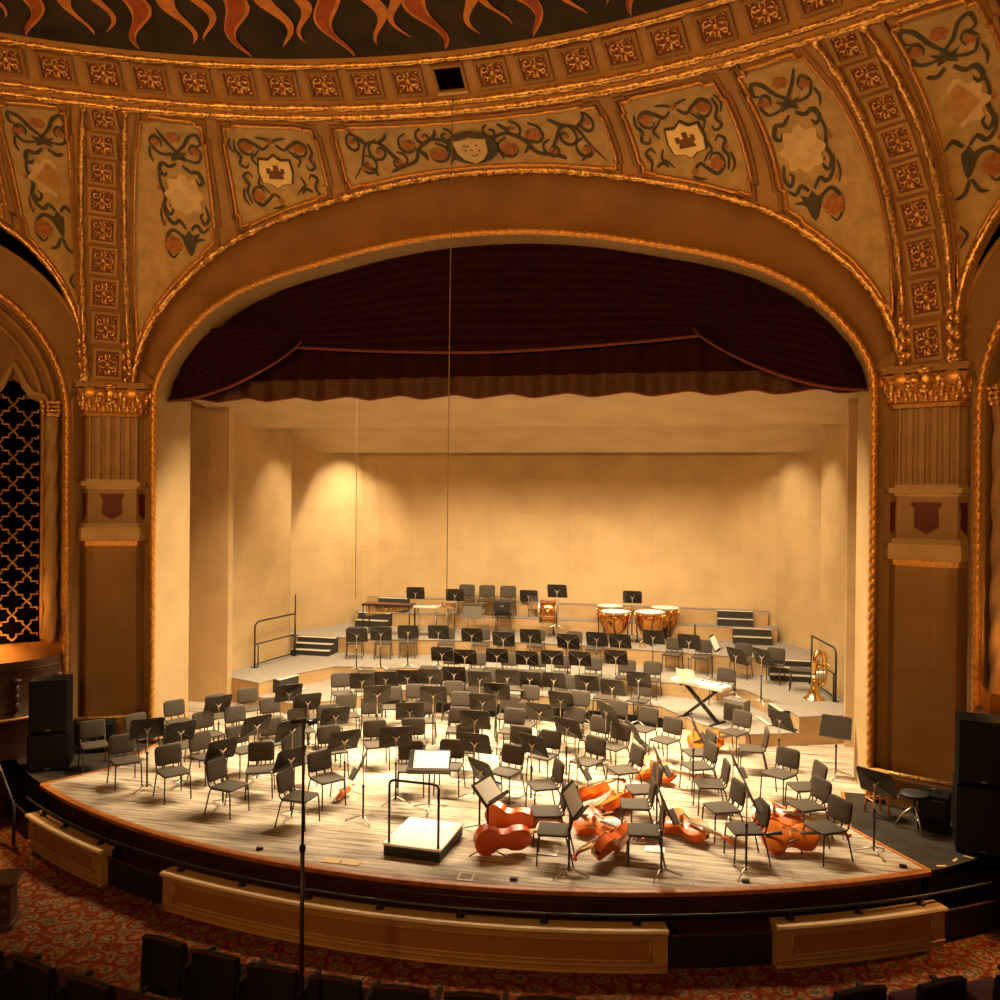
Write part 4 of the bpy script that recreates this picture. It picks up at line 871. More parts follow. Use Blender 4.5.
def gate(t0,t1,label):
    a0,a1=math.radians(t0),math.radians(t1); am=(a0+a1)/2; root=thing('pit_gate',label,'gate',(13.0*math.sin(am),CYP-13.0*math.cos(am),-.8)); o=Vector(root.location)
    def pt(a,R,z): return Vector((R*math.sin(a),CYP-R*math.cos(a),z))-o
    m=M(); m.grid(lambda u,v:pt(lerp(a0,a1,u),12.97,lerp(-.8,-.42,v)),16,1); m.build('panel',M_BLACK,root)
    m=M(); m.tube([pt(lerp(a0,a1,i/16),12.97,-.42) for i in range(17)],.02,6); m.build('top_rail',M_FASCIA,root,'all'); return root
gate(-37,-29.6,'dark gate panel at the far left end of the pit'); gate(-19.7,-14.4,'dark gate panel between the left parapets'); gate(14.8,20.3,'dark gate panel between the right parapets'); gate(30.6,37,'dark gate panel at the far right end of the pit')
root=thing('pit_handrail','long dark brass handrail curving along the pit parapets','handrail',(0,-4.45,-.2))
o=Vector(root.location); m=M(); m.tube([Vector((12.93*math.sin(math.radians(t)),CYP-12.93*math.cos(math.radians(t)),-.20))-o for t in [-31.5+66*i/120 for i in range(121)]],.02,7); m.build('rail_tube',M_BLACKMETAL,root,'all')
for t in (-28.4,-25.2,-20.8,-13.4,-8.9,-4.6,-.4,4.,8.4,13.2,21.4,25.4,29.4):
    a=math.radians(t); p=Vector((12.93*math.sin(a),CYP-12.93*math.cos(a),-.30))-o; m=M(); m.lathe([(.055,0),(.05,.02),(.022,.035),(.018,.08),(.03,.10),(.001,.11)],10,tuple(p)); m.build('rail_bracket',M_BLACK,root,True)
m=M()
# ================================================================ orchestra chairs
CHAIRS=[
 ('L1','front row of the left block',[(-6.30,-1.54,0.00,0.79),(-5.26,-2.14,0.00,0.87),(-4.19,-2.46,0.00,0.91),(-3.05,-2.81,0.00,1.36),(-1.85,-2.97,0.00,1.47),(-1.79,-2.16,0.00,0.94)]),
 ('L2','second row of the left block',[(-5.83,-0.89,0.00,1.16),(-4.86,-1.19,0.00,1.14),(-4.09,-1.65,0.00,1.16),(-3.71,-1.17,0.00,1.02),(-2.97,-2.02,0.00,0.42),(-2.57,-1.47,0.00,0.92),(-2.27,-0.84,0.00,0.72)]),
 ('L3','third row of the left block',[(-5.77,0.13,0.00,1.02),(-4.78,-0.49,0.00,1.02),(-4.45,-0.01,0.00,0.91),(-3.41,-0.62,0.00,0.88),(-3.30,0.14,0.00,0.74),(-2.91,0.49,0.00,0.64)]),
 ('L4','rearmost row of the left block',[(-5.28,0.70,0.00,0.90),(-4.97,1.33,0.00,0.80),(-4.16,0.72,0.00,0.78),(-3.64,1.02,0.00,0.68)]),
 ('M1','front row of the centre block',[(-0.72,-1.39,0.00,0.33),(-0.16,-1.16,0.00,0.07),(0.76,-1.20,0.00,-0.33)]),
 ('M2','second row of the centre block',[(-1.69,-0.34,0.00,0.50),(-1.11,-0.07,0.00,0.32),(-0.15,-0.23,0.00,0.04),(0.70,-0.11,0.00,-0.22),(1.20,-0.24,0.00,-0.35)]),
 ('M3','third row of the centre block',[(-2.30,1.10,0.00,0.47),(-1.35,1.35,0.00,0.27),(-0.57,0.88,0.00,0.13),(0.38,1.05,0.00,-0.09)]),
 ('M4','fourth row of the centre block',[(-2.91,1.33,0.00,0.55),(-2.30,2.15,0.00,0.39),(-0.87,2.08,0.00,0.15),(0.11,2.00,0.00,-0.02),(0.53,1.55,0.00,-0.10)]),
 ('M5','fifth row of the centre block',[(-3.33,2.05,0.25,0.54),(-1.92,2.50,0.00,0.31),(-1.26,2.97,0.00,0.19),(-0.73,2.95,0.00,0.11),(0.33,2.98,0.00,-0.05)]),
 ('W1','lowest riser in the centre',[(-3.00,2.46,0.25,0.27),(-2.88,3.77,0.00,0.24),(-1.88,3.19,0.25,0.16),(-1.38,4.16,0.00,0.11),(-0.56,3.38,0.25,0.05),(0.03,3.34,0.25,-0.00),(0.96,4.18,0.00,-0.07),(1.79,4.11,0.00,-0.14)]),
 ('W2','front row of the middle riser',[(-1.85,4.89,0.25,0.14),(-1.24,4.92,0.25,0.09),(-0.53,5.09,0.25,0.04),(0.12,5.13,0.25,-0.01),(0.70,5.11,0.25,-0.05),(1.41,5.06,0.25,-0.10),(2.16,4.99,0.25,-0.15),(2.72,4.95,0.25,-0.20)]),
 ('W3','rear row of the middle riser',[(-4.67,5.99,0.55,0.31),(-3.98,6.18,0.55,0.27),(-3.41,6.44,0.55,0.22),(-2.42,6.47,0.55,0.16),(-1.54,6.59,0.55,0.10),(-0.93,6.73,0.55,0.06),(-0.18,6.81,0.55,0.01),(0.75,6.79,0.55,-0.05),(1.30,6.77,0.55,-0.08)]),
 ('R1','gap between the centre and right blocks',[(1.37,2.73,0.00,-0.22),(1.41,1.45,0.00,-0.28),(1.91,0.91,0.00,-0.42),(2.28,0.55,0.00,-0.51),(1.93,-0.38,0.00,-0.57),(2.14,2.15,0.00,-0.37)]),
 ('R2','diagonal row below the keyboard',[(2.53,3.98,0.00,-0.33),(2.71,1.80,0.00,-0.48),(3.14,1.18,0.00,-0.60)]),
 ('V1','front cello row',[(1.44,-1.67,0.00,-1.08),(1.66,-2.69,0.00,-1.29),(1.85,-3.29,0.00,-1.47)]),
 ('V2','second cello row',[(2.55,-0.65,0.00,-1.01),(2.87,-1.49,0.00,-1.22),(2.82,-2.13,0.00,-1.43),(2.98,-3.03,0.00,-1.47)]),
 ('V3','third row of the right block',[(3.69,0.56,0.00,-1.19),(3.69,-0.17,0.00,-1.08),(3.86,-1.01,0.00,-1.40),(4.00,-1.96,0.00,-1.15),(4.26,-2.66,0.00,-1.29)]),
 ('V4','outer right row by the stage edge',[(4.93,-0.25,0.00,-0.66),(5.23,-0.79,0.00,-1.26),(5.16,-1.59,0.00,-1.05),(5.29,-2.36,0.00,-0.99)]),
 ('V5','row before the right riser',[(4.37,2.00,0.00,-0.68),(4.61,1.01,0.00,-1.54)]),
 ('B1','upper right by the brass',[(3.18,6.52,0.55,-0.21),(3.85,6.37,0.55,-0.25),(4.73,6.14,0.55,-0.31),(5.40,5.73,0.55,-0.36),(4.25,4.65,0.25,-0.44)]),
 ('P1','topmost row against the back wall',[(-2.94,10.34,1.25,0.15),(-2.38,10.52,1.25,0.12),(-1.75,10.57,1.25,0.09)])]

STANDS=[
 ('SL1','in the front rows of the left block',[(-4.81,-2.23,0.00,0.73,0.96),(-4.41,-1.95,0.00,1.01,0.86),(-3.30,-2.58,0.00,1.08,0.84),(-2.11,-2.75,0.00,1.08,0.84),(-1.05,-2.67,0.00,1.80,0.84)]),
 ('SL2','in the rear rows of the left block',[(-4.81,-0.16,0.00,0.97,0.84),(-3.35,-1.45,0.00,1.01,0.90),(-2.52,-1.88,0.00,0.93,1.00),(-3.76,0.53,0.00,0.73,0.96),(-3.33,0.42,0.00,0.71,0.84),(-2.44,-0.37,0.00,0.67,0.84),(-1.72,-1.69,0.00,0.77,0.84)]),
 ('SM1','among the centre chairs near the podium',[(-0.82,-1.82,0.00,0.43,1.00),(0.30,-1.31,0.00,-0.14,0.84),(0.72,-2.59,0.00,-0.66,0.84),(1.20,-1.24,0.00,-0.48,0.86)]),
 ('SM2','among the centre chairs further back',[(-1.30,0.28,0.00,0.33,0.84),(-2.11,0.79,0.00,0.45,0.98),(-1.09,1.02,0.00,0.24,0.98),(-0.20,1.25,0.00,0.04,0.84),(0.11,-0.57,0.00,0.01,1.00),(0.00,1.56,0.00,0.02,0.98),(0.96,0.80,0.00,-0.22,0.84),(1.20,1.77,0.00,-0.23,0.84),(1.58,-0.08,0.00,-0.44,0.84)]),
 ('SW1','before the lowest riser row',[(-2.89,2.01,0.00,0.27,0.92),(-2.61,2.64,0.00,0.23,0.84),(-2.22,2.90,0.00,0.19,0.84),(-1.71,2.84,0.00,0.15,0.90),(-1.37,3.48,0.00,0.11,0.84),(-0.59,2.62,0.00,0.06,0.96),(-0.08,2.91,0.00,0.02,0.96),(0.32,3.30,0.00,-0.03,0.86),(0.80,3.45,0.00,-0.07,0.84),(1.50,3.35,0.00,-0.13,0.84),(2.05,3.08,0.00,-0.18,0.84),(2.55,3.51,0.00,-0.20,0.94)]),
 ('SW2','before the front row of the middle riser',[(-1.89,4.33,0.25,0.15,0.84),(-1.20,3.75,0.25,0.10,0.92),(-0.65,4.48,0.25,0.05,0.84),(0.05,4.38,0.25,-0.00,0.84),(0.58,4.60,0.25,-0.04,0.84),(1.20,4.62,0.25,-0.09,0.84),(2.00,4.59,0.25,-0.15,0.92)]),
 ('SW3','before the rear row of the middle riser',[(-4.03,4.54,0.55,0.30,0.84),(-3.56,4.88,0.55,0.26,0.84),(-3.02,5.28,0.55,0.22,0.84),(-2.32,5.48,0.55,0.16,0.84),(-1.44,5.28,0.55,0.10,0.84),(-0.54,4.63,0.55,0.05,0.90),(-0.08,5.51,0.55,0.00,0.84),(0.92,4.72,0.55,-0.06,0.90),(1.48,5.52,0.55,-0.11,0.84),(2.02,5.40,0.55,-0.15,0.84),(2.74,6.17,0.55,-0.19,0.84)]),
 ('SR1','in the right block among the cellos',[(2.16,0.79,0.00,-0.84,0.92),(2.69,-0.13,0.00,-1.19,0.84),(3.14,-1.85,0.00,-1.40,0.96),(2.01,-1.94,0.00,-1.29,0.84),(3.25,-3.41,0.00,-1.41,0.90),(4.21,-1.29,0.00,-1.50,0.84),(4.28,-3.12,0.00,-1.50,1.02),(3.65,-0.68,0.25,-1.45,0.90),(2.13,-3.66,0.00,-1.73,0.94)]),
 ('SR2','on the right side of the stage',[(5.11,1.32,0.00,-0.84,0.84),(5.96,-2.07,0.00,-0.70,0.95),(5.97,1.09,0.00,2.79,0.84)]),
 ('SB1','among the brass at upper right',[(3.56,5.09,0.55,-0.26,0.95),(4.12,5.72,0.55,-1.83,0.84),(4.53,4.22,0.55,-0.84,0.84),(5.00,3.64,0.55,-0.87,0.95)]),
 ('SP1','along the back among the percussion',[(-3.86,8.40,0.95,0.22,1.00),(-2.69,8.28,0.95,0.16,1.00),(-0.78,9.06,0.95,0.04,0.95),(0.28,7.27,1.32,-0.02,0.95),(2.08,8.84,0.95,0.00,1.05)])]

def make_chair():
    root=thing('orchestra_chair','','chair'); 
    s=pad(rrect(.46,.44,.05),.036,.012,.006); s.xf(Matrix.Translation((0,-.015,.44))); s.build('seat',M_CHAIRFAB,root,'all')
    b=pad(rrect(.455,.335,.075),.04,.012,.005)
    b.v=[(x,y,z+.10*x*x*-1.0) for x,y,z in b.v]
    b.xf(Matrix.Translation((0,.25,.675))@Matrix.Rotation(math.radians(9),4,'X').inverted()@Matrix.Rotation(PI/2,4,'X')); b.build('backrest',M_CHAIRFAB,root,'all')
    for sx in (-1,1):
        m=M(); m.tube([(sx*.205,-.20,.43),(sx*.212,-.22,.38),(sx*.222,-.235,.012),(sx*.222,-.235,0)],[.0125,.0125,.0125,.016],7); m.build('leg',M_CHAIRFRAME,root,'all')
        m=M(); m.tube([(sx*.21,.17,.425),(sx*.215,.20,.38),(sx*.235,.285,.012),(sx*.235,.285,0)],[.0125,.0125,.0125,.016],7); m.build('leg',M_CHAIRFRAME,root,'all')
        m=M(); m.tube([(sx*.21,.17,.425),(sx*.213,.215,.47),(sx*.213,.25,.60)],.0125,7); m.build('back_post',M_CHAIRFRAME,root,'all')
        m=M(); m.tube([(sx*.075,.19,.43),(sx*.075,.225,.47),(sx*.075,.24,.56)],.012,6); m.build('back_post',M_CHAIRFRAME,root,'all')
    m=M(); m.tube([(-.205,-.20,.425),(.205,-.20,.425),(.21,.18,.425),(-.21,.18,.425)],.0125,6,True); m.build('seat_frame',M_CHAIRFRAME,root,'all')
    for c in children_of(root):
        c.data.transform(Matrix.Scale(.9,4))
    return root
chair0=make_chair(); chair_snap=snapshot(chair0); first=True
ROWTXT={'L1':'front row of the left block','L2':'second row of the left block','L3':'third row of the left block','L4':'rearmost row of the left block',
'M1':'centre row nearest the podium','M2':'second centre row behind the podium','M3':'third centre row behind the podium','M4':'fourth centre row behind the podium','M5':'fifth centre row behind the podium',
'W1':'row at the edge of the lowest riser','W2':'row on the lowest riser','W3':'row on the middle riser','R1':'loose group right of centre','R2':'diagonal row below the keyboard',
'V1':'cello group just right of the podium','V2':'second file among the cellos','V3':'third file right of the cellos','V4':'outermost file at the right stage edge','V5':'pair before the right riser arm','B1':'brass group at the upper right','P1':'row against the back wall'}
for key,name,L in CHAIRS:
    order=sorted(range(len(L)),key=lambda i:(L[i][0]*math.cos(.2166)+L[i][1]*math.sin(.2166)+0) if key[0]!='V' else L[i][1])
    for rank,i in enumerate(order):
        x,y,z,r=L[i]
        if key=='P1': x=((-2.548,8.93,1.796)[0],(-1.971,8.93,1.817)[0],(-1.372,8.93,1.839)[0])[i]; y=8.93; z=1.32
        if key[0]=='V': pos=('nearest the stage front' if rank==0 else ORD[rank]+' from the front')
        else: pos=('leftmost' if rank==0 else 'rightmost' if rank==len(order)-1 else ORD[rank]+' from left')
        lab='grey orchestra chair, %s in the %s'%(pos,ROWTXT[key])
        if first: chair0.location=(x,y,z); chair0.rotation_euler=(0,0,r); chair0['label']=lab; chair0['group']='grey orchestra chairs'; first=False
        else:
            q=dup(chair0,chair_snap,(x,y,z),r,lab,'grey orchestra chairs')
            if key=='P1': q.scale=(1.1,1.1,1.1)

# ================================================================ music stands
TILT=math.radians(24)
def desk_xf(h): return Matrix.Translation((0,0,h))@Matrix.Rotation(TILT,4,'X')
def make_stand(h):
    root=thing('music_stand','','music stand')
    w,hh=.495,.37
    m=M(); out=[(-w/2,-hh/2),(w/2,-hh/2),(w/2,hh/2-.03),(w/2-.03,hh/2),(-w/2+.03,hh/2),(-w/2,hh/2-.03)]
    # back (towards -y) shows four pressed facets meeting in the middle
    f=M(); V=[(x,-.004,z) for x,z in out]+[(x,.004,z) for x,z in out]+[(0,-.026,0)]
    f.add(V,[(i,(i+1)%6,12) for i in range(6)]+[tuple(range(11,5,-1))]+[((i+1)%6,i,6+i,6+(i+1)%6) for i in range(6)]); f.xf(desk_xf(h)); desk=f.build('desk',M_DESK,root)
    rg=M()
    for a,b in out[:2]+[out[2],out[5]]:
        rg.tube([(a*.94,-.007,b*.94),(a*.14,-.026,b*.14)],.006,5)
    for (a,b),(c,d) in zip(out,out[1:]+out[:1]): rg.tube([(a,0,b),(c,0,d)],.006,5)
    rg.xf(desk_xf(h)); rg.build('desk_ribs',M_DESK_L,desk,'all')
    lp=M(); lp.box((0,.035,-hh/2),(w,.075,.006)); lp.box((0,.07,-hh/2+.01),(w,.005,.022)); lp.xf(desk_xf(h)); lp.build('lip',M_DESK,desk)
    br=M(); br.tube([(-.05,-.03,.035),(-.015,-.04,-.005),(0,-.045,-.03)],.010,5); br.tube([(.05,-.03,.035),(.015,-.04,-.005),(0,-.045,-.03)],.010,5); br.rbox((0,-.04,-.02),(.035,.025,.05),.006); br.xf(desk_xf(h)); br.build('bracket',M_STEEL,root,True)
    p=M(); p.tube([(0,-.04,h*.52),(0,-.04,h-.05),(0,-.02,h-.02)],.0085,7); p.build('upper_pole',M_STEEL,root,'all')
    p=M(); p.tube([(0,-.04,.05),(0,-.04,h*.6)],.0145,8); p.lathe([(.02,0),(.022,.03),(.001,.04)],8,(0,-.04,h*.585)); p.build('lower_pole',M_BLACKMETAL,root,'all')
    for k in range(3):
        a=PI/2+2*PI*k/3; m=M(); m.tube([(0,-.04,.10),(.06*math.cos(a),-.04+.06*math.sin(a),.08),(.26*math.cos(a),-.04+.26*math.sin(a),.012)],[.011,.011,.008],6); m.build('leg',M_STEEL,root,'all')
    return root
protos={}
STXT={'SL1':'front rows of the left block','SL2':'rear rows of the left block','SM1':'centre chairs nearest the podium','SM2':'centre chairs further back','SW1':'long row before the lowest riser','SW2':'stand row on the lowest riser','SW3':'stand row on the middle riser','SR1':'cello area on the right','SR2':'right edge of the stage','SB1':'brass group at the upper right','SP1':'percussion along the back'}
PAPERS=[]
for key,name,L in STANDS:
    order=sorted(range(len(L)),key=lambda i:L[i][0]*math.cos(.2166)+L[i][1]*math.sin(.2166))
    for rank,i in enumerate(order):
        x,y,z,r,h=L[i]; pos='leftmost' if rank==0 else 'rightmost' if rank==len(order)-1 else ORD[rank]+' from left'
        lab='black music stand, %s in the %s'%(pos,STXT[key])
        if h not in protos:
            q=make_stand(h); q.location=(x,y,z); q.rotation_euler=(0,0,r); q['label']=lab; q['group']='black music stands'; protos[h]=(q,snapshot(q))
        else: dup(protos[h][0],protos[h][1],(x,y,z),r,lab,'black music stands')
        if (key,i) in {('SB1',1),('SR1',8),('SR2',0),('SR2',1),('SW1',7),('SW2',2),('SP1',4),('SM1',0)}: PAPERS.append((x,y,z,r,h,pos,STXT[key]))
for k,(x,y,z,r,h,pos,txt) in enumerate(PAPERS):
    m=M(); m.box((0,.008,.0),(.44,.004,.30)); m.xf(desk_xf(h)); o=m.build('sheet_music',M_PAPER); o.location=(x,y,z); o.rotation_euler=(0,0,r)
    tag(o,'white sheet music on a stand, %s, %s'%(pos,txt),'sheet music','sheet music on stands')

# ================================================================ conductor
PX,PY=.085,-3.23
root=thing('podium','low black podium with white top in front of the orchestra','podium',(PX,PY,0),-.06)
m=M(); m.rbox((0,0,.07),(.78,.92,.14),.01); m.build('plinth',M_BLACK,root)
m=M(); m.rbox((0,0,.15),(.80,.94,.03),.008); m.build('top_board',M_WHITEBOARD,root)
m=M(); m.tube([(-.33,-.42,.02),(-.33,-.42,.93),(-.31,-.42,.965),(-.27,-.42,.98),(.27,-.42,.98),(.33,-.42,.965),(.35,-.42,.93),(.35,-.42,.02)],.018,8); m.build('safety_rail',M_BLACKMETAL,root,'all')
def wide_stand(loc,rz,h,tilt,w,hh,label):
    root=thing('conductor_stand',label,'music stand',loc,rz); X=Matrix.Translation((0,0,h))@Matrix.Rotation(tilt,4,'X')
    m=M(); m.box((0,0,0),(w,.012,hh)); m.xf(X); d=m.build('desk',M_DESK,root); m=M(); m.box((0,-.045,-hh/2),(w+.02,.09,.012)); m.box((0,-.09,-hh/2+.02),(w+.02,.008,.045)); m.xf(X); m.build('lip',M_DESK_L,d)
    m=M(); m.tube([(0,.0,.05),(0,.0,h-.02)],.014,8); m.build('pole',M_BLACKMETAL,root,'all')
    for k in range(3):
        a=-PI/2+2*PI*k/3; m=M(); m.tube([(0,0,.09),(.28*math.cos(a),.28*math.sin(a),.012)],.011,6); m.build('leg',M_STEEL,root,'all')
    return root,X
cx_,cy_=(-0.227,-2.008,0)[:2]
rt,X=wide_stand((cx_,cy_,0),.2,.72,math.radians(-52),.62,.42,'wide conductor stand holding a white score behind the podium')
m=M(); m.box((.03,-.012,.0),(.52,.008,.36)); m.xf(X); o=m.build('orchestral_score',M_PAPER); o.location=(cx_,cy_,0); o.rotation_euler=(0,0,.2); tag(o,'open white score lying on the conductor stand','score')
q=(0.963,-3.269,0.84)
rt,X=wide_stand((q[0],q[1],0),math.radians(74),.82,math.radians(-42),.5,.34,'black stand with white pages leaning beside the first cello')
m=M(); m.box((0,-.012,0),(.42,.006,.28)); m.xf(X); o=m.build('sheet_music',M_PAPER); o.location=(q[0],q[1],0); o.rotation_euler=(0,0,math.radians(74)); tag(o,'white pages on the stand beside the first cello','sheet music','sheet music on stands')

# ================================================================ cellos
def half_w(t):
    """half width of the body outline; t from tail 0 to neck end 1"""
    pts=[(0,0),(.015,.07),(.05,.135),(.11,.185),(.19,.212),(.26,.208),(.32,.185),(.36,.172),(.375,.150),(.43,.122),(.50,.112),(.57,.122),(.625,.142),(.64,.156),(.68,.160),(.75,.168),(.83,.163),(.90,.138),(.955,.095),(.985,.05),(1,.03)]
    return interp(pts,t)
BL=.76
def cello_body():
    NX,NY=44,8; back=M(); belly=M()
    def arch(t,s): return .030*(1-s*s)**.8*math.sin(PI*min(max(t,.02),.98))**.5
    ts=[.5-.5*math.cos(PI*i/NX) for i in range(NX+1)]
    back.grid(lambda u,v:((ts[int(round(u*NX))]-.5)*BL,(2*v-1)*half_w(ts[int(round(u*NX))]),-.06-arch(ts[int(round(u*NX))],2*v-1)),NX,NY)
    for sg in (-1,1):
        back.grid(lambda u,v:((ts[int(round(u*NX))]-.5)*BL,sg*half_w(ts[int(round(u*NX))])*.975,lerp(-.06,.055,v)),NX,1)
    belly.grid(lambda u,v:((ts[int(round(u*NX))]-.5)*BL,(2*v-1)*half_w(ts[int(round(u*NX))]),.055+arch(ts[int(round(u*NX))],2*v-1)),NX,NY)
    return back,belly
CM={}
def cello_meshes():
    b,f=cello_body(); CM['body']=b.mesh('cello_body',M_CELLO_D,'all'); CM['body_o']=b.mesh('cello_body_orange',M_CELLO,'all'); CM['belly']=f.mesh('cello_belly',M_CELLO_B,'all')
    m=M()
    for s in (-1,1): m.tube([(-.10,s*.10,.078),(-.07,s*.115,.082),(.0,s*.085,.087),(.06,s*.07,.087),(.075,s*.085,.084)],.007,5)
    CM['f_holes']=m.mesh('f_holes',M_EBONY)
    m=M(); m.add([(BL/2-.03,-.022,.06),(BL/2-.03,.022,.06),(BL/2-.03,.022,.11),(BL/2-.03,-.022,.11),(BL/2+.27,-.015,.075),(BL/2+.27,.015,.075),(BL/2+.27,.015,.105),(BL/2+.27,-.015,.105)],[(0,3,2,1),(4,5,6,7),(0,1,5,4),(1,2,6,5),(2,3,7,6),(3,0,4,7)])
    m.tube([(BL/2-.02,0,0),(BL/2+.0,0,.05),(BL/2+.05,0,.08)],[.03,.025,.018],7); CM['neck']=m.mesh('neck',M_MAPLE,'all')
    m=M(); m.tube([(BL/2+.26,0,.088),(BL/2+.33,0,.075),(BL/2+.38,0,.05)],[.017,.02,.017],7)
    q=M(); q.tube([(BL/2+.39+.03*math.cos(a)*(1-a/16),0,.035+.03*math.sin(a)*(1-a/16)) for a in [i*.7-1 for i in range(18)]],.014,6); m.join(q); m.ball((BL/2+.392,0,.035),(.02,.03,.02),8,6); CM['scroll']=m.mesh('scroll',M_CELLO,'all')
    m=M()
    for i,x in enumerate((.29,.315,.34,.365)):
        s=1 if i%2 else -1; m.tube([(BL/2+x,-s*.02,.07-i*.005),(BL/2+x,s*.06,.07-i*.005)],.005,5); m.ball((BL/2+x,s*.065,.07-i*.005),(.012,.009,.007),6,4)
    CM['pegs']=m.mesh('pegs',M_EBONY,'all')
    m=M(); m.grid(lambda u,v:(lerp(.10,BL/2+.27,u),(2*v-1)*lerp(.031,.016,u),lerp(.135,.118,u)-.010*(2*v-1)**2),10,4); m.grid(lambda u,v:(lerp(.10,BL/2+.27,u),(2*v-1)*lerp(.031,.016,u),lerp(.120,.106,u)),10,1); CM['fingerboard']=m.mesh('fingerboard',M_FINGER,'all')
    m=M(); m.add([(-.035,-.045,.085),(-.035,.045,.085),(-.032,.035,.15),(-.032,0,.165),(-.032,-.035,.15),(-.022,-.045,.085),(-.022,.045,.085),(-.026,.035,.15),(-.026,0,.165),(-.026,-.035,.15)],[(0,1,2,3,4),(9,8,7,6,5),(0,4,9,5),(1,6,7,2),(2,7,8,3),(3,8,9,4)]); CM['bridge']=m.mesh('bridge',M_MAPLE)
    m=M(); m.grid(lambda u,v:(lerp(-BL/2+.02,-.14,u),(2*v-1)*lerp(.016,.03,u),lerp(.075,.125,u)-.006*(2*v-1)**2),6,3); CM['tailpiece']=m.mesh('tailpiece',M_EBONY,'all')
    m=M()
    for y in (-.018,-.006,.006,.018): m.tube([(-.15,y,.124),(-.029,y,.164),(BL/2+.27,y*.7,.116)],.0018,4)
    CM['strings']=m.mesh('strings',M_STEEL)
    m=M(); m.tube([(-BL/2,0,0),(-BL/2-.09,0,0)],[.012,.004],6); CM['end_pin']=m.mesh('end_pin',M_STEEL,'all')
cello_meshes()
def cello(tail,headpx,normal,label,scale=1.,dark=True,name='cello',cat='cello',group='cellos lying on the stage',z0=0.):
    """tail, headpx: floor points giving the lengthwise direction; normal: where the belly looks"""
    T=Vector((tail[0],tail[1],0)); H=Vector((headpx[0],headpx[1],0)); X=(H-T).normalized()
    nz=Vector(normal); nz=(nz-X*nz.dot(X)).normalized(); Y=nz.cross(X)
    R=Matrix(((X.x,Y.x,nz.x),(X.y,Y.y,nz.y),(X.z,Y.z,nz.z)))
    pts=[]
    for t in [i/20 for i in range(21)]:
        for s in (-1,1):
            for z in (-.075,.07): pts.append(R@Vector(((t-.5)*BL,s*half_w(t),z)))
    zmin=min(p.z for p in pts)*scale
    ctr=T+X*(BL/2*scale); mt=Matrix.Translation((ctr.x,ctr.y,z0-zmin+.004))@R.to_4x4()@Matrix.Scale(scale,4)
    root=thing(name,label,cat,(0,0,0),0,group); root.matrix_world=mt
    def part(nm,key=None,par=None):
        o=bpy.data.objects.new(nm,CM[key or nm]); COL.objects.link(o); o.parent=par or root; return o
    b=part('body','body' if dark else 'body_o'); f=part('belly'); part('f_holes',par=f)
    nk=part('neck'); part('scroll',par=nk); part('pegs',par=nk); part('fingerboard'); part('bridge'); part('tailpiece'); part('strings'); part('end_pin')
    return root
cello((0.831,-3.464,0),(1.733,-3.054,0),(.12,1,.30),'red-brown cello on its side, back turned outward, nearest the podium')
cello((0.771,-2.536,0),(1.84,-2.696,0),(-.1,1,.28),'orange cello on its side right behind the cello nearest the podium',dark=False)
cello((1.841,-1.577,0),(2.56,-0.709,0),(.25,.9,.45),'orange cello lying rearmost of the central cello heap',dark=False)
cello((2.632,-1.088,0),(2.071,-2.361,0),(-.55,-.35,.7),'orange cello with rounded back up, in the middle of the central heap',dark=False)
cello((2.013,-2.23,0),(3.053,-2.921,0),(.1,-.62,.72),'cello with pale fingerboard facing the audience in the central heap',dark=False)
cello((2.757,-2.738,0),(2.116,-3.905,0),(-.35,.75,.35),'cello pointing its scroll at the stage edge, foremost of the central heap',dark=False)
cello((3.205,-1.863,0),(4.134,-2.657,-0),(.15,-.55,.75),'bright orange cello with pale fingerboard beside the second cello file',dark=False)
cello((4.449,-1.251,0),(5.194,-1.664,0),(.1,-.55,.75),'orange cello lying rearmost in the right-hand cello pair',dark=False)
cello((4.494,-2.378,0),(5.483,-2.136,0),(.1,-.6,.7),'orange cello in front in the right-hand cello pair, scroll pointing right',dark=False)
cello((2.655,0.288,0),(3.572,-0.178,0),(.1,-.6,.7),'golden cello under the chairs behind the central cello heap',dark=False)
cello((3.579,1.647,0),(4.405,2.358,0),(.2,-.7,.6),'orange cello deepest in the stage, by the low riser edge',dark=False)
cello((-1.649,-2.067,0),(-1.608,-1.658,0),(-.5,-.6,.5),'small red violin under a chair of the left block',.46,False,'violin','violin','violins on the stage')

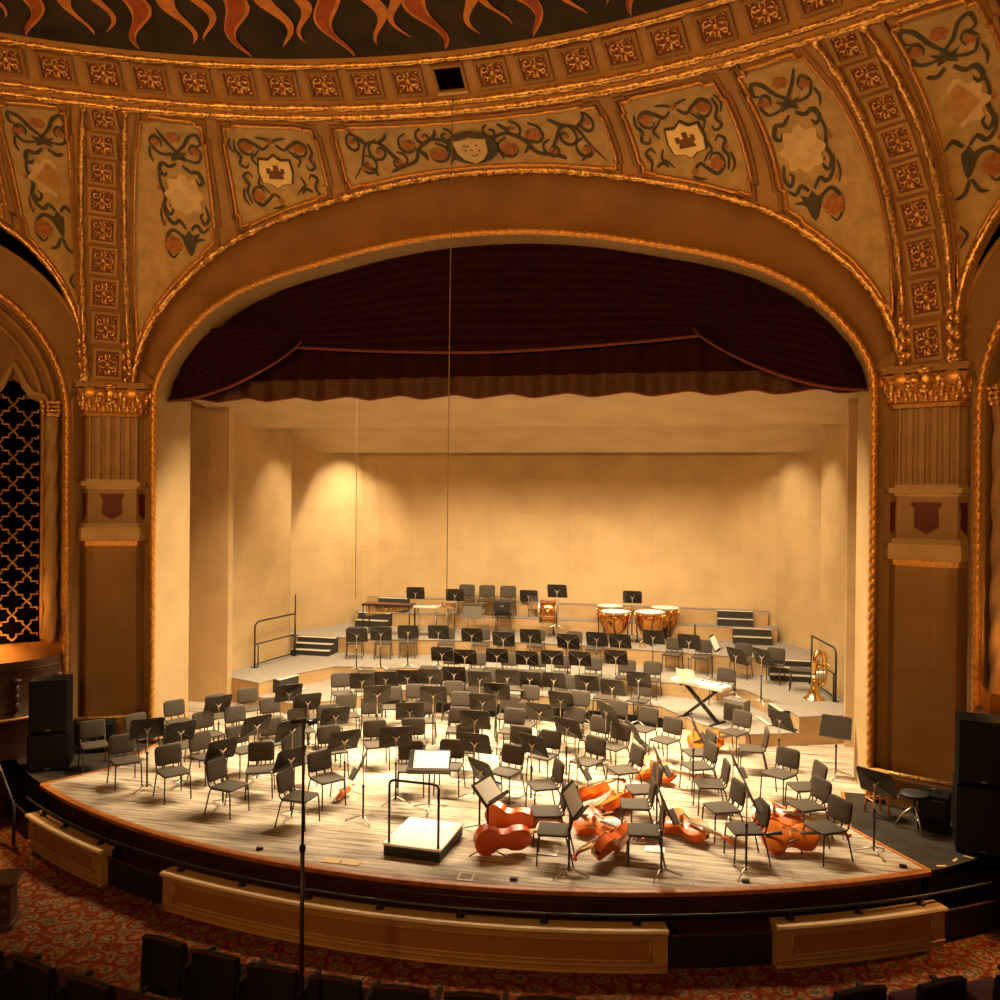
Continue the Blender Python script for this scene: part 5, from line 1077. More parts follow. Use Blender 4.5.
# ================================================================ keyboard, amplifier, podium bits
k0=Vector((3.113,3.753,0.97)); k1=Vector((4.451,2.73,0.97)); kc=(k0+k1)/2; ka=math.atan2(k1.y-k0.y,k1.x-k0.x); kl=1.25
kz=.25
root=thing('digital_piano','silver-white keyboard standing level on a black cross-legged stand','keyboard',(kc.x,kc.y,kz+.68),ka)
m=M(); m.rbox((0,0,.05),(kl,.34,.09),.02); m.build('case',M_KEYW,root,True)
m=M(); m.box((0,.08,.098),(kl-.08,.15,.012)); m.build('white_keys',M_PAPER,root); m=M()
for i in range(36):
    if i%7 in (2,6): continue
    m.box((-kl/2+.06+i*(kl-.12)/36,.055,.108),(.014,.09,.014))
m.build('black_keys',M_EBONY,root)
root=thing('keyboard_stand','black folding cross stand under the keyboard','keyboard stand',(kc.x,kc.y,kz),ka)
for s in (-1,1):
    m=M(); m.tube([(s*.38,.02*s,.66),(-s*.40,.02*s,.03)],.022,6); m.tube([(s*.38,.07+.02*s,.66),(-s*.40,.07+.02*s,.03)],.022,6); m.build('cross_leg',M_BLACKMETAL,root,'all')
    m=M(); m.tube([(s*.38,-.17,.665),(s*.38,.17,.665)],.018,6); m.build('support_arm',M_BLACKMETAL,root,'all')
    m=M(); m.tube([(s*.40,-.24,.02),(s*.40,.26,.02)],.02,6); m.build('floor_bar',M_BLACKMETAL,root,'all')
m=M(); m.lathe([(.001,-.02),(.05,-.02),(.05,.02),(.001,.02)],10,(0,0,0)); m.xf(Matrix.Translation((0,.035,.345))@Matrix.Rotation(PI/2,4,'X')); m.build('pivot',M_STEEL,root)
m=M(); m.grid(lambda u,v:(lerp(-.22,.22,u),.10+.05*v+.01*math.sin(u*9),lerp(0,.24,v)+.015*math.sin(u*PI*2)),10,3); o=m.build('sheet_music',M_PAPER); o.location=(kc.x-.22,kc.y,kz+.79); o.rotation_euler=(0,0,ka+PI); tag(o,'white music pages propped up on the keyboard','sheet music','sheet music on stands')
q=(4.491,3.296,0.25)
root=thing('guitar_amplifier','grey box amplifier standing on the low riser right of the keyboard','amplifier',(q[0],q[1]+.1,.25),math.radians(-35))
m=M(); m.rbox((0,0,.22),(.46,.26,.44),.02); m.build('cabinet',M_GREYAMP,root,True); m=M(); m.rbox((0,-.132,.19),(.40,.01,.32),.004); m.build('speaker_cloth',M_CHAIRFAB,root); m=M(); m.tube([(-.1,0,.44),(-.08,0,.475),(.08,0,.475),(.1,0,.44)],.012,6); m.build('handle',M_STEEL,root,'all'); m=M()
for i in range(5): m.lathe([(.014,0),(.012,.018),(.001,.018)],8,(-.16+.08*i,-.08,.441))
m.build('control_knobs',M_STEEL,root)
# low bench
q=(5.915,5.076,0.55)
root=thing('piano_bench','low flat black bench before the right-hand steps','bench',(q[0],q[1],.55),-.2); m=pad(rrect(.5,.34,.04),.05); m.xf(Matrix.Translation((0,0,.45))); m.build('seat',M_CHAIRFAB,root,'all')
for sx in (-1,1):
    for sy in (-1,1): m=M(); m.tube([(sx*.21,sy*.13,.43),(sx*.225,sy*.145,0)],.013,6); m.build('leg',M_CHAIRFRAME,root,'all')
# ================================================================ tuba
q=(6.083,4.383,0.55)
root=thing('tuba','brass tuba standing on its bell on the right riser arm','tuba',(q[0],q[1],.55),.2)
m=M(); m.lathe([(.215,0),(.21,.012),(.16,.05),(.11,.12),(.075,.22),(.06,.36),(.052,.5)],28); m.lathe([(.205,.004),(.155,.055),(.105,.125)],28); m.build('bell',M_BRASS,root,'all')
m=M(); m.tube([(0,0,.48),(0,0,.78),(.01,0,.88),(.06,0,.95),(.13,0,.97),(.19,0,.93),(.215,0,.85),(.215,0,.45),(.2,0,.34),(.15,0,.29),(.1,.03,.30)],[.052,.06,.062,.063,.063,.062,.06,.052,.048,.045,.04],10); m.build('main_bow',M_BRASS,root,'all')
m=M(); m.tube([(.1,.06,.32),(.12,.07,.55),(.1,.075,.72),(.05,.08,.76),(0,.08,.7),(-.01,.085,.5),(.03,.09,.4),(.08,.09,.42)],.026,8); m.tube([(.13,-.06,.35),(.15,-.06,.66),(.1,-.06,.72),(.06,-.06,.66),(.06,-.06,.42)],.02,8); m.build('branch_tubes',M_BRASS,root,'all')
m=M()
for i in range(4): m.lathe([(.001,0),(.024,0),(.024,.18),(.001,.18)],10,(.03+.05*i,-.09,.42)); m.lathe([(.001,.18),(.007,.18),(.007,.22),(.016,.225),(.001,.235)],8,(.03+.05*i,-.09,.42))
m.build('valves',M_STEEL,root,'all'); m=M(); m.tube([(.2,-.02,.78),(.28,-.1,.7),(.33,-.12,.62)],.010,6); m.lathe([(.010,0),(.02,.05),(.001,.05)],8,(.335,-.12,.57)); m.build('mouthpipe',M_STEEL,root,'all')
# euphonium-like horn on a stand among the timpani
q=(2.388,7.123,0.55)
root=thing('euphonium','small brass horn resting upright on the middle riser near the timpani','brass horn',(q[0],q[1],.55),.5)
m=M(); m.lathe([(.13,0),(.125,.01),(.09,.05),(.06,.12),(.04,.25),(.035,.35)],20); m.build('bell',M_COPPER,root,'all'); m=M(); m.tube([(0,0,.34),(0,0,.5),(.04,0,.57),(.1,0,.57),(.13,0,.5),(.13,0,.22),(.1,0,.17),(.06,.03,.2),(.05,.05,.42)],.026,8); m.build('tubing',M_BRASS,root,'all'); m=M()
for i in range(3): m.lathe([(.001,0),(.016,0),(.016,.14),(.001,.15)],8,(.03+.035*i,-.045,.26))
m.build('valves',M_STEEL,root,'all')
# ================================================================ percussion
def make_timpani(x,y,r,hz,label,rz):
    root=thing('timpani',label,'timpani',(x,y,.95),rz,'copper timpani')
    k=r/.36; m=M(); m.lathe([(.001,hz-.62*k),(.10*k,hz-.60*k),(.22*k,hz-.50*k),(.31*k,hz-.34*k),(.35*k,hz-.15*k),(.36*k,hz-.02)],28); m.build('copper_bowl',M_COPPER,root,'all')
    m=M(); m.lathe([(.36*k,hz-.03),(.385*k,hz-.03),(.385*k,hz+.015),(.355*k,hz+.015)],28); m.build('rim_hoop',M_STEEL,root,True)
    m=M(); m.lathe([(.365*k,hz+.016),(.30*k,hz+.020),(.001,hz+.020)],28); m.build('drumhead',M_DRUMHEAD,root)
    m=M()
    for i in range(8):
        a=2*PI*i/8; c,s=math.cos(a),math.sin(a); m.tube([(.39*k*c,.39*k*s,hz+.02),(.385*k*c,.385*k*s,hz-.16)],.008,5); m.tube([(.385*k*c,.385*k*s,hz-.02),(.37*k*c,.37*k*s,hz-.25*k),(.22*k*c,.22*k*s,hz-.55*k),(.12*k*c,.12*k*s,hz-.66*k)],.012,5)
    m.build('tension_struts',M_COPPER,root,'all')
    for i in range(3):
        a=PI/6+2*PI*i/3; m=M(); m.tube([(.36*k*math.cos(a),.36*k*math.sin(a),hz-.18),(.34*k*math.cos(a),.34*k*math.sin(a),.06)],.018,6); m.lathe([(.001,0),(.035,0),(.035,.05),(.001,.06)],8,(.34*k*math.cos(a),.34*k*math.sin(a),0)); m.build('leg',M_BLACKMETAL,root,'all')
    m=M(); m.lathe([(.16*k,.03),(.15*k,.07),(.04,.1),(.04,hz-.6*k)],14); m.rbox((0,-.2,.06),(.12,.26,.03),.008); m.build('pedal_base',M_BLACKMETAL,root)
for (x,y,_),r,l,a in (((1.494,8.737,1.76),.33,'copper timpani half hidden behind, leftmost of the four',.3),((1.728,7.665,1.74),.36,'large copper timpani with white head, front of the left pair',0),((2.59,7.824,1.74),.36,'large copper timpani with white head, front of the right pair',.2),((2.942,8.771,1.76),.35,'copper timpani half hidden behind, rightmost of the four',.5)):
    make_timpani(x,y,r,.80,l,a)
def drum(loc,r,d,label,axis,h,name,cat,shell):
    root=thing(name,label,cat,loc,axis); X=Matrix.Translation((0,0,h))@(Matrix.Rotation(PI/2,4,'Y') if cat=='bass drum' else Matrix.Rotation(.12,4,'X'))
    m=M(); m.lathe([(r,-d/2),(r,d/2)],28); m.v=m.v; m.xf(X); m.build('shell',shell,root,'all')
    for s in (-1,1):
        m=M(); m.lathe([(.001,s*(d/2+.004)),(r*.99,s*(d/2+.004))],28); m.xf(X); m.build('drumhead',M_DRUMHEAD,root)
        m=M(); m.lathe([(r,s*d/2-.02),(r+.022,s*d/2-.02),(r+.022,s*d/2+.02),(r,s*d/2+.02)],28); m.xf(X); m.build('hoop',M_STEEL,root,True)
    m=M()
    for i in range(10):
        a=2*PI*i/10; m.tube([((r+.018)*math.cos(a),(r+.018)*math.sin(a),-d/2),((r+.018)*math.cos(a),(r+.018)*math.sin(a),d/2)],.007,5)
    m.xf(X); m.build('tension_rods',M_STEEL,root,'all')
    for i in range(3):
        a=PI/2+2*PI*i/3; rr=max(.2,r*.8); m=M(); m.tube([(.03*math.cos(a),.03*math.sin(a),h-r*.9 if cat=='bass drum' else h-d/2),(rr*math.cos(a),rr*math.sin(a),.01)] if cat!='bass drum' else [(r*.5*math.cos(a),r*.9*math.sin(a),h-r*.6),(rr*1.1*math.cos(a),rr*1.1*math.sin(a),.01)],.014,6); m.build('stand_leg',M_STEEL,root,'all')
    return root
q=(-0.066,11.431,1.32); drum((q[0],8.1,.95),.29,.46,'upright white-hooped bass drum on a stand beside the percussion riser',.06,.68,'bass_drum','bass drum',M_COPPER)
q=(-0.567,9.171,1.7); drum((q[0],q[1],.95),.19,.14,'small orange snare drum on a thin stand before the back wall',0,.72,'snare_drum','snare drum',M_DRUMSHELL)
q=(-2.635,8.608,1.72); drum((q[0]-.3,q[1],.95),.18,.12,'orange snare drum beside the three chairs at the back',.4,.70,'snare_drum','snare drum',M_DRUMSHELL)
# bar percussion
a_=Vector((-4.781,7.027,1.78)); b_=Vector((-3.622,7.377,1.78)); c_=(a_+b_)/2
root=thing('xylophone','long dark xylophone on a black frame at the rear left corner','xylophone',(c_.x,c_.y,.95),0)
m=M()
for i in range(26):
    x=-.62+i*.05; m.rbox((x,-.02-.0*i,.84),(.038,lerp(.40,.22,i/25),.02),.004)
m.build('tone_bars',wood('rosewood_bars',(.10,.03,.01,1),(.19,.07,.025,1)),root)
m=M(); m.box((0,.22,.82),(1.34,.03,.05)); m.box((0,-.24,.82),(1.34,.03,.05)); m.box((-.66,0,.82),(.03,.48,.05)); m.box((.66,0,.82),(.03,.48,.05)); m.build('bar_frame',M_BLACK,root)
m=M()
for i in range(26): m.lathe([(.018,.80-lerp(.32,.08,i/25)),(.018,.80)],8,(-.62+i*.05,-.02,0))
m.build('resonators',M_BRASS,root,'all')
for sx in (-1,1):
    for sy in (-1,1): m=M(); m.tube([(sx*.64,sy*.22,.82),(sx*.64,sy*.22,0)],.018,6); m.build('leg',M_BLACKMETAL,root,'all')
q=(-3.166,7.515,1.78)
root=thing('glockenspiel','small silver glockenspiel on a table stand beside the xylophone','glockenspiel',(q[0],q[1]-.25,.95),0)
m=M(); m.rbox((0,0,.80),(.66,.36,.06),.01); m.build('case',M_KEYW,root); m=M()
for i in range(15): m.box((-.28+i*.04,0,.84),(.03,lerp(.30,.18,i/14),.012))
m.build('metal_bars',M_STEEL,root)
for sx in (-1,1): m=M(); m.tube([(sx*.25,0,.78),(sx*.25,.18,.0)],.013,6); m.tube([(sx*.25,0,.78),(sx*.25,-.18,.0)],.013,6); m.build('leg',M_STEEL,root,'all')
q=(-2.102,8.541,1.5)
root=thing('percussion_table','grey covered trap table with small percussion beside the back chairs','table',(q[0],8.15,.95),0)
m=M(); m.rbox((0,0,.78),(.55,.42,.04),.01); m.build('table_top',M_CHAIRFAB,root); m=M(); m.box((0,-.2,.60),(.52,.01,.34)); m.build('cloth_front',M_GREYAMP,root)
for sx in (-1,1):
    for sy in (-1,1): m=M(); m.tube([(sx*.22,sy*.17,.77),(sx*.24,sy*.18,0)],.012,6); m.build('leg',M_STEEL,root,'all')
def stool(loc,label,seat_z,r,top,legm,four=True,back=False):
    root=thing('stool',label,'stool',loc,.3)
    m=M(); m.lathe([(.001,seat_z-.05),(r*.92,seat_z-.05),(r,seat_z-.035),(r,seat_z-.01),(r*.9,seat_z),(.001,seat_z+.004)],24); m.build('seat',top,root,'all')
    if four:
        for i in range(4):
            a=PI/4+PI/2*i; m=M(); m.tube([(r*.62*math.cos(a),r*.62*math.sin(a),seat_z-.04),(r*1.05*math.cos(a),r*1.05*math.sin(a),0)],.018,7); m.build('leg',legm,root,'all')
        for zz_,k in ((.22,.95),(.42,.83)):
            m=M()
            for i in range(2):
                a=PI/4+PI/2*i; m.tube([(r*k*math.cos(a),r*k*math.sin(a),zz_),(r*k*math.cos(a+PI/2),r*k*math.sin(a+PI/2),zz_)],.011,6); m.tube([(r*k*math.cos(a+PI),r*k*math.sin(a+PI),zz_+.05),(r*k*math.cos(a-PI/2),r*k*math.sin(a-PI/2),zz_+.05)],.011,6)
            m.build('stretcher',legm,root,'all')
    else:
        m=M(); m.tube([(0,0,.22),(0,0,seat_z-.04)],.022,8); m.build('pillar',M_BLACKMETAL,root,'all')
        for i in range(3):
            a=.4+2*PI*i/3; m=M(); m.tube([(0,0,.34),(.14*math.cos(a),.14*math.sin(a),.2),(.25*math.cos(a),.25*math.sin(a),.012)],.014,6); m.tube([(0,0,.18),(.16*math.cos(a),.16*math.sin(a),.17)],.009,5); m.build('leg',M_STEEL,root,'all')
    return root
q=(6.29,-0.556,0); stool((q[0],q[1],0),'amber wooden bar stool by the right pilaster',.64,.17,M_STOOL,M_STOOL)
q=(6.682,-1.043,0); stool((q[0],q[1],0),'black padded drum throne on a steel tripod on the right wing',.52,.19,M_BLACK,M_STEEL,False)
q=(-2.259,8.851,0.95); stool((q[0],q[1],.95),'round grey stool in the percussion area at the back',.5,.17,M_CHAIRFAB,M_BLACKMETAL,False)
q=(-1.396,8.56,0.95)
root=thing('padded_throne','black padded seat with backrest beside the grey trap table','chair',(q[0],q[1],.95),0.05)
m=pad(rrect(.46,.36,.07),.07); m.xf(Matrix.Translation((0,.0,.48))); m.build('seat',M_BLACK,root,'all'); m=pad(rrect(.46,.32,.08),.06); m.xf(Matrix.Translation((0,-.2,.72))@Matrix.Rotation(PI/2,4,'X')); m.build('backrest',M_BLACK,root,'all')
m=M(); m.prism([(-.04,-.012),(.04,-.012),(.04,.012),(-.04,.012)],0,.006); m.xf(Matrix.Translation((0,-.232,.74))@Matrix.Rotation(PI/2,4,'X')); m.build('name_plate',M_STEEL,root)
for sx in (-1,1):
    for sy in (-1,1): m=M(); m.tube([(sx*.17,sy*.12,.45),(sx*.2,sy*.15,0)],.013,6); m.build('leg',M_CHAIRFRAME,root,'all')
    m=M(); m.tube([(sx*.18,-.13,.47),(sx*.18,-.19,.6)],.012,6); m.build('back_post',M_CHAIRFRAME,root,'all')
# short dark mute/bottle pegs on the riser faces, floor plates, boxes
for (x,y,z_),l in (((-3.303,9.555,1),'short black upright post by the percussion riser, left of the chairs'),((-0.001,8.295,1),'short black upright post below the bass drum'),((3.722,8.373,1),'short black upright post right of the timpani')):
    root=thing('bollard_post',l,'post',(x,8.6,.95)); m=M(); m.tube([(0,0,.02),(0,0,.42)],.022,8); m.build('tube',M_BLACK,root,'all'); m=M(); m.lathe([(.06,0),(.06,.015),(.02,.03),(.001,.03)],12); m.build('foot',M_BLACK,root)
for (x,y,_),l in (((-0.909,-3.981,0),'tan metal floor plate, left of the pair near the stage edge'),((-0.651,-3.979,-0),'tan metal floor plate, right of the pair near the stage edge')):
    m=M(); m.rbox((0,0,.006),(.23,.14,.010),.004); o=m.build('floor_plate',M_BRASSPLATE); o.location=(x,y,0); o.rotation_euler=(0,0,.0); tag(o,l,'floor plate','tan floor plates')
q=(0.869,-4.015,0); root=thing('floor_socket','square grey floor socket hatch at the stage front','floor socket',(q[0],q[1],0),.05); m=M(); m.rbox((0,0,.005),(.20,.20,.008),.003); m.build('hatch_frame',M_STEEL,root); m=M(); m.rbox((0,0,.010),(.15,.15,.006),.002); m.build('lid',M_RISERTOP,root)
for (x,y,_),l in (((-1.966,-3.991,0),'small dark fitting on the stage edge under the left block'),((4.219,-3.449,0),'small dark fitting on the stage edge, second from the right'),((6.212,-2.543,-0),'small dark fitting at the right corner of the stage edge'),((1.457,-4.065,0),'small dark fitting on the stage edge below the cellos')):
    m=M(); m.rbox((0,0,.02),(.09,.05,.035),.01); o=m.build('stage_cleat',M_BLACK); o.location=(x,y+.1,0); tag(o,l,'cleat','stage edge cleats')
# small bright items on the risers
for i,((x,y,_),s,l) in enumerate((((-0.349,7.266,0.25),(.34,.24,.012),'loose white music pages on the lowest riser left of centre'),((0.058,7.638,0.25),(.3,.2,.02),'pale folder on the lowest riser behind a music stand'),((1.799,6.22,0.55),(.32,.3,.02),'pale sheet beside the right-hand chair of the lowest riser'))):
    m=M(); m.box((0,0,s[2]/2),s); o=m.build('music_pages',M_PAPER); z_=.25 if i<2 else .25; o.location=(x,y,z_); o.rotation_euler=(0,0,.2*i); tag(o,l,'papers','loose papers on the risers')
for (px,l) in (((3.652,5.066,0.55),'clear water bottle by the brass chairs'),((-1.912,6.972,0.25),'clear water bottle between chairs of the lowest riser')):
    root=thing('water_bottle',l,'bottle',(px[0],px[1],px[2])); m=M(); m.lathe([(.001,0),(.034,.002),(.036,.13),(.03,.16),(.013,.19),(.013,.21)],12); m.build('bottle_body',M_STEEL,root,'all'); m=M(); m.lathe([(.016,.20),(.016,.225),(.001,.225)],10); m.build('cap',M_PAPER,root)
# cardboard mutes / bits below the cellos
for (x,y,_),l in (((1.738,-3.084,0),'crumpled white cloth on the floor between the cellos'),((3.107,-2.652,0),'small pale cloth under the second cello file')):
    m=M(); rnd=random.Random(3)
    m.grid(lambda u,v:(lerp(-.13,.13,u),lerp(-.09,.09,v),.012+.05*abs(math.sin(u*7+v*5))*math.sin(PI*u)*math.sin(PI*v)),14,10); o=m.build('polishing_cloth',M_PAPER,None,'all'); o.location=(x,y,0); tag(o,l,'cloth','cloths by the cellos')

# ================================================================ wing equipment
def speaker_box(w,d,h,loc,rz,label,name='loudspeaker'):
    root=thing(name,label,'loudspeaker',loc,rz); m=M(); m.rbox((0,0,h/2),(w,d,h),.012); m.build('cabinet',M_SPEAKER,root)
    m=M(); m.rbox((0,-d/2-.004,h/2),(w*.93,.012,h*.94),.005); m.build('grille',M_GRILLE,root)
    m=M(); m.rbox((0,-d/2-.012,h*.06),(.07,.004,.022),.002); m.build('badge',M_STEEL,root)
    return root
q=(7.257,-1.469,0)
speaker_box(.62,.55,.92,(7.38,-1.55,0),-.18,'lower black subwoofer cabinet of the right speaker stack'); speaker_box(.58,.52,.84,(7.38,-1.55,.925),-.18,'upper black cabinet of the right speaker stack')
speaker_box(.62,.55,.62,(-7.08,-1.62,0),.5,'lower black cabinet of the left speaker stack'); speaker_box(.58,.52,.88,(-7.08,-1.62,.625),.5,'tall upper black cabinet of the left speaker stack')
for (x,y,_),r,l in (((-6.842,-0.636,0),.5,'small black case standing at the foot of the left pilaster'),((6.972,-0.934,0),-.4,'black wedge monitor at the foot of the right pilaster')):
    root=thing('stage_monitor',l,'stage monitor',(x,y,0),r); m=M(); m.add([(-.19,-.18,0),(.19,-.18,0),(.19,.2,0),(-.19,.2,0),(-.19,-.10,.48),(.19,-.10,.48),(.19,.2,.52),(-.19,.2,.52)],[(0,3,2,1),(4,5,6,7),(0,1,5,4),(1,2,6,5),(2,3,7,6),(3,0,4,7)]); m.build('cabinet',M_SPEAKER,root); m=M(); m.rbox((0,-.145,.24),(.32,.01,.4),.004); m.xf(Matrix.Identity(4)); m.build('grille',M_GRILLE,root); m=M(); m.tube([(-.06,.04,.505),(-.05,.04,.54),(.05,.04,.54),(.06,.04,.505)],.01,6); m.build('handle',M_BLACKMETAL,root,'all')
for (x,y,_),l,r in (((6.702,-2.275,0),'small pale tape scrap near the right front corner of the wing',.3),((6.935,-2.035,0),'pale tape scrap in the middle of the right wing front',1.0),((7.132,-1.893,0),'pale tape scrap closest to the right speaker stack',-.4)):
    m=M(); m.add([(-.06,-.012,0),(.06,-.02,0),(.07,.012,0),(-.05,.02,0),(-.06,-.012,.004),(.06,-.02,.004),(.07,.012,.004),(-.05,.02,.004)],[(0,3,2,1),(4,5,6,7),(0,1,5,4),(1,2,6,5),(2,3,7,6),(3,0,4,7)]); o=m.build('tape_scrap',M_BRASSPLATE); o.location=(x,y,0); o.rotation_euler=(0,0,r); tag(o,l,'tape','tape scraps on the wing')
# measuring microphone stand in the aisle
MX,MY=.09,-6.95
root=thing('microphone_stand','very tall thin microphone stand rising from the aisle before the stage','microphone stand',(MX,MY,-.8))
m=M(); m.tube([(0,0,.5),(0,0,2.3)],.021,8); m.build('lower_pole',M_BLACKMETAL,root,'all'); m=M(); m.tube([(0,0,2.2),(0,0,3.42)],.014,8); m.build('upper_pole',M_BLACKMETAL,root,'all'); m=M(); m.lathe([(.026,0),(.032,.03),(.026,.06)],10,(0,0,2.24)); m.build('clutch',M_BLACK,root)
for i in range(3):
    a=.5+2*PI*i/3; m=M(); m.tube([(.02*math.cos(a),.02*math.sin(a),.75),(.30*math.cos(a),.30*math.sin(a),.012)],.014,6); m.build('leg',M_BLACKMETAL,root,'all')
m=M(); m.tube([(-.13,0,3.42),(.13,0,3.42)],.012,6); m.build('stereo_bar',M_BLACK,root,'all')
for k,s in enumerate((-1,1)):
    r2=thing('microphone','black microphone on the %s end of the stereo bar'%('left' if s<0 else 'right'),'microphone',(MX+s*.09,MY,2.62)); m=M(); m.tube([(0,-.05,0),(-s*.03,.10,-.02)],[.016,.018],8); m.ball((-s*.035,.12,-.024),(.024,.024,.024),8,6); m.build('capsule',M_BLACK,r2,'all'); m=M(); m.rbox((0,0,0),(.03,.04,.04),.006); m.build('clip',M_BLACKMETAL,r2)
# hanging cables
for px0,px1,yy,l in ((453,447,3.2,'thin hanging microphone cable, the long one near the middle'),(358.5,356,3.2,'thin hanging microphone cable, the left one inside the arch')):
    pass
cb=bpy.data.objects
m=M(); m.tube([(0,-1.884,10.991),(-0.267,-1,7.172),(-0.386,-0.6,4.277),(-0.443,-0.4,2.996)],.0075,5); o=m.build('hanging_cable',M_WIRE,None,'all'); tag(o,'thin cable dropping from the open lamp hatch, nearer the middle','cable','hanging cables')
m=M(); m.tube([(-2.642,1,9.567),(-2.643,1,6.469),(-2.638,1,2.72)],.007,5); o=m.build('hanging_cable',M_WIRE,None,'all'); tag(o,'thin cable hanging inside the arch left of the middle','cable','hanging cables')
# ================================================================ auditorium seats and details at the picture's lower edge
def make_seat():
    root=thing('theatre_seat','','theatre seat')
    m=M()
    def sh(u,v):
        x=lerp(-.26,.26,u); z=lerp(.30,.83,v)+(.035*math.cos(x/.26*PI*.5)-.01)*(v>.99); return x,z
    def front(u,v): x,z=sh(u,v); return (x,-.03+.10*(x/.26)**2*-.3-.10*(.83-z)*-.6-.045*math.sin(PI*v),z)
    def rear(u,v): x,z=sh(u,v); return (x,.045+.10*(x/.26)**2*-.3-.10*(.83-z)*-.6,z)
    b=M(); b.grid(rear,12,8); b.grid(lambda u,v:(lerp(-.26,.26,u),lerp(rear(u,1)[1],front(u,1)[1],v),rear(u,1)[2]+.015*math.sin(PI*v)),12,3)
    for u in (0,1): b.grid(lambda a,v:(front(u,v)[0],lerp(rear(u,v)[1],front(u,v)[1],a),rear(u,v)[2]),1,8)
    b.build('back_shell',M_SEATBACK,root,'all'); f=M(); f.grid(front,12,8); f.build('back_cushion',M_SEATVELVET,root,'all')
    t=M(); t.tube([rear(i/14,1) for i in range(15)],.014,5); t.build('crest_rail',M_SEATVELVET,root,'all')
    c=pad(rrect(.48,.46,.06),.11,.03,.02); c.xf(Matrix.Translation((0,-.27,.42))@Matrix.Rotation(-.08,4,'X')); c.build('seat_cushion',M_SEATVELVET,root,'all')
    for sx in (-1,):
        a=M(); a.rbox((sx*.29,-.22,.60),(.055,.46,.045),.015); a.rbox((sx*.29,-.12,.30),(.04,.30,.60),.012); a.build('armrest',M_SEATBACK,root,True)
    return root
seat0=make_seat(); ssnap=snapshot(seat0); sfirst=True
def put_seat(p,label,grp):
    global sfirst
    r=math.atan2(-p[0],-(5.0-p[1])); 
    if sfirst: seat0.location=(p[0],p[1],-.8); seat0.rotation_euler=(0,0,r); seat0['label']=label; seat0['group']=grp; sfirst=False
    else: dup(seat0,ssnap,(p[0],p[1],-.8),r,label,grp)
def row(p0,p1,bend,txt,grp,extra=0):
    p0=Vector(p0);p1=Vector(p1); mid=(p0+p1)/2; L=(p1-p0).length; k=max(1,int(L/.61)); n=Vector((-(p1-p0).y,(p1-p0).x,0)).normalized()
    for i in range(k+1):
        t=i/k; p=p0.lerp(p1,t)-n*bend*4*t*(1-t)
        put_seat(p,'dark red theatre seat, %s in the %s'%('leftmost' if i==0 else 'rightmost' if i==k else ORD[i]+' from left',txt),grp)
row((-1.81,-6.231,0.03),(2.236,-6.346,0.03),.2,'centre row facing the stage','dark red theatre seats')
row((-3.528,-6.763,0.03),(-1.297,-7.185,0.03),.02,'row at the lower left corner','dark red theatre seats')
row((5.144,-5.492,0.03),(6.739,-4.799,0.03),.02,'row at the lower right corner','dark red theatre seats')
root=thing('carved_pedestal','dark carved wooden pedestal with slab top at the far left of the aisle','pedestal',tuple((-4.977,-5.001,-0.8)),.5)
m=M(); m.rbox((0,0,.28),(.36,.36,.56),.02); m.rbox((0,0,.04),(.42,.42,.08),.015); m.build('body',M_BALCONY,root); m=M(); m.rbox((0,0,.585),(.48,.48,.05),.015); m.build('slab_top',M_BALCONY,root); m=M()
for s in (-.1,.1):
    for z in (.2,.38): m.ball((s,-.18,z),(.06,.02,.07),8,5)
m.build('carving',M_BALCONY,root,'all')
a_=Vector((-7.591,-2.335,-0.1)); b_=Vector((-6.657,-2.898,-0.1))
root=thing('stair_handrail','dark stair handrail descending at the left picture edge','handrail',(a_.x,a_.y,-.8)); d_=b_-a_; m=M(); m.tube([(0,0,1.3),(d_.x*.5,d_.y*.5,.95),(d_.x,d_.y,.6),(d_.x,d_.y,0)],.025,7); m.build('rail_tube',M_BLACKMETAL,root,'all'); m=M(); m.tube([(0,0,1.3),(0,0,0)],.022,7); m.build('newel_post',M_BLACKMETAL,root,'all')

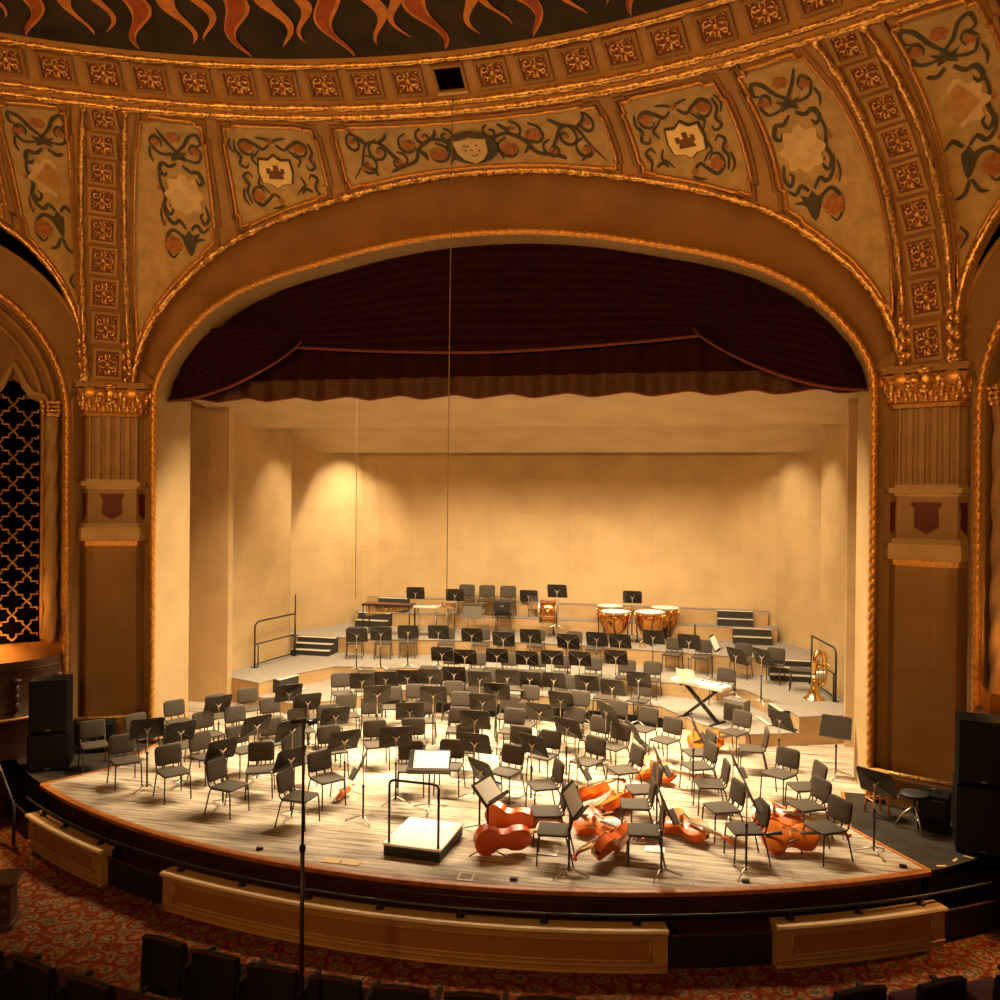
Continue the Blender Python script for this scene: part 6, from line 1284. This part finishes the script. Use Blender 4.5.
# ================================================================ light
def area(name,loc,aim,sx,sy,power,col,spread=None):
    d=bpy.data.lights.new(name,'AREA'); d.shape='RECTANGLE'; d.size=sx; d.size_y=sy; d.energy=power; d.color=col
    if spread: d.spread=math.radians(spread)
    o=bpy.data.objects.new(name,d); COL.objects.link(o); o.location=loc; v=Vector(aim)-Vector(loc); o.rotation_euler=v.to_track_quat('-Z','Y').to_euler(); return o
def spot(name,loc,aim,power,col,ang,blend=.5,rad=.12):
    d=bpy.data.lights.new(name,'SPOT'); d.energy=power; d.color=col; d.spot_size=math.radians(ang); d.spot_blend=blend; d.shadow_soft_size=rad
    o=bpy.data.objects.new(name,d); COL.objects.link(o); o.location=loc; v=Vector(aim)-Vector(loc); o.rotation_euler=v.to_track_quat('-Z','Y').to_euler(); return o
W1=(1.,.79,.52); W2=(1.,.48,.13); W3=(1.,.50,.16)
for i,x in enumerate((-3.6,-1.2,1.2,3.6)):
    area('stage_batten',(x,1.6,7.4),(x*.9,.6,0),1.8,.3,520,W1,108)
    area('shell_batten',(x*1.1,5.05,6.64),(x*1.05,7.0,.5),2.0,.28,165,W1,110)
    spot('stage_spot',(x,1.5,7.7),(x*1.1,-2.0,0),330,W1,68,.7,.07)
for sgn in (-1,1):
    spot('tower_spot',(sgn*5.5,5.1,6.6),(sgn*6.6,5.3,2.2),230,W1,64,.9,.05)
    spot('tower_spot',(sgn*4.7,8.3,6.55),(sgn*6.4,8.2,2.0),1100 if sgn<0 else 400,W1,82,1.,.05)
    spot('front_of_house_spot',(sgn*3.5,-16,9.3),(sgn*1.5,5.5,1.0),600,W1,33,.6,.1)
for x in (-5,5):
    spot('house_fill_spot',(x,-15.5,6.0),(x*.35,-1.5,9.6),2000,W2,80,.8,.3)  # unseen fill spots added behind the camera to brighten the vault
spot('house_fill_spot',(0,-16,6.2),(0,-.5,4.5),1350,W2,100,.9,.4)  # further added fill, aimed lower for the pilaster shafts
for sgn in (-1,1):
    p=SW(sgn,S0-1.2,1.75,.35); spot('balcony_foot_and_fill_light',tuple(p),tuple(SW(sgn,S0-1.0,3.6,-.1)),120,W2,130,.8,.05)
    spot('balcony_foot_and_fill_light',tuple(SW(sgn,S0-1.1,2.6,.25)),tuple(SW(sgn,S0-1.1,1.5,.3)),420,W2,100,.8,.05)  # extra spot added above the shelf, aimed down to brighten it
spot('house_downlight',(0,-9.0,10.9),(0,-6.0,-.8),330,W3,95,.8,.3)
w=bpy.data.worlds.new('world'); sc.world=w; w.use_nodes=True; w.node_tree.nodes['Background'].inputs[0].default_value=(1,.55,.25,1); w.node_tree.nodes['Background'].inputs[1].default_value=.03
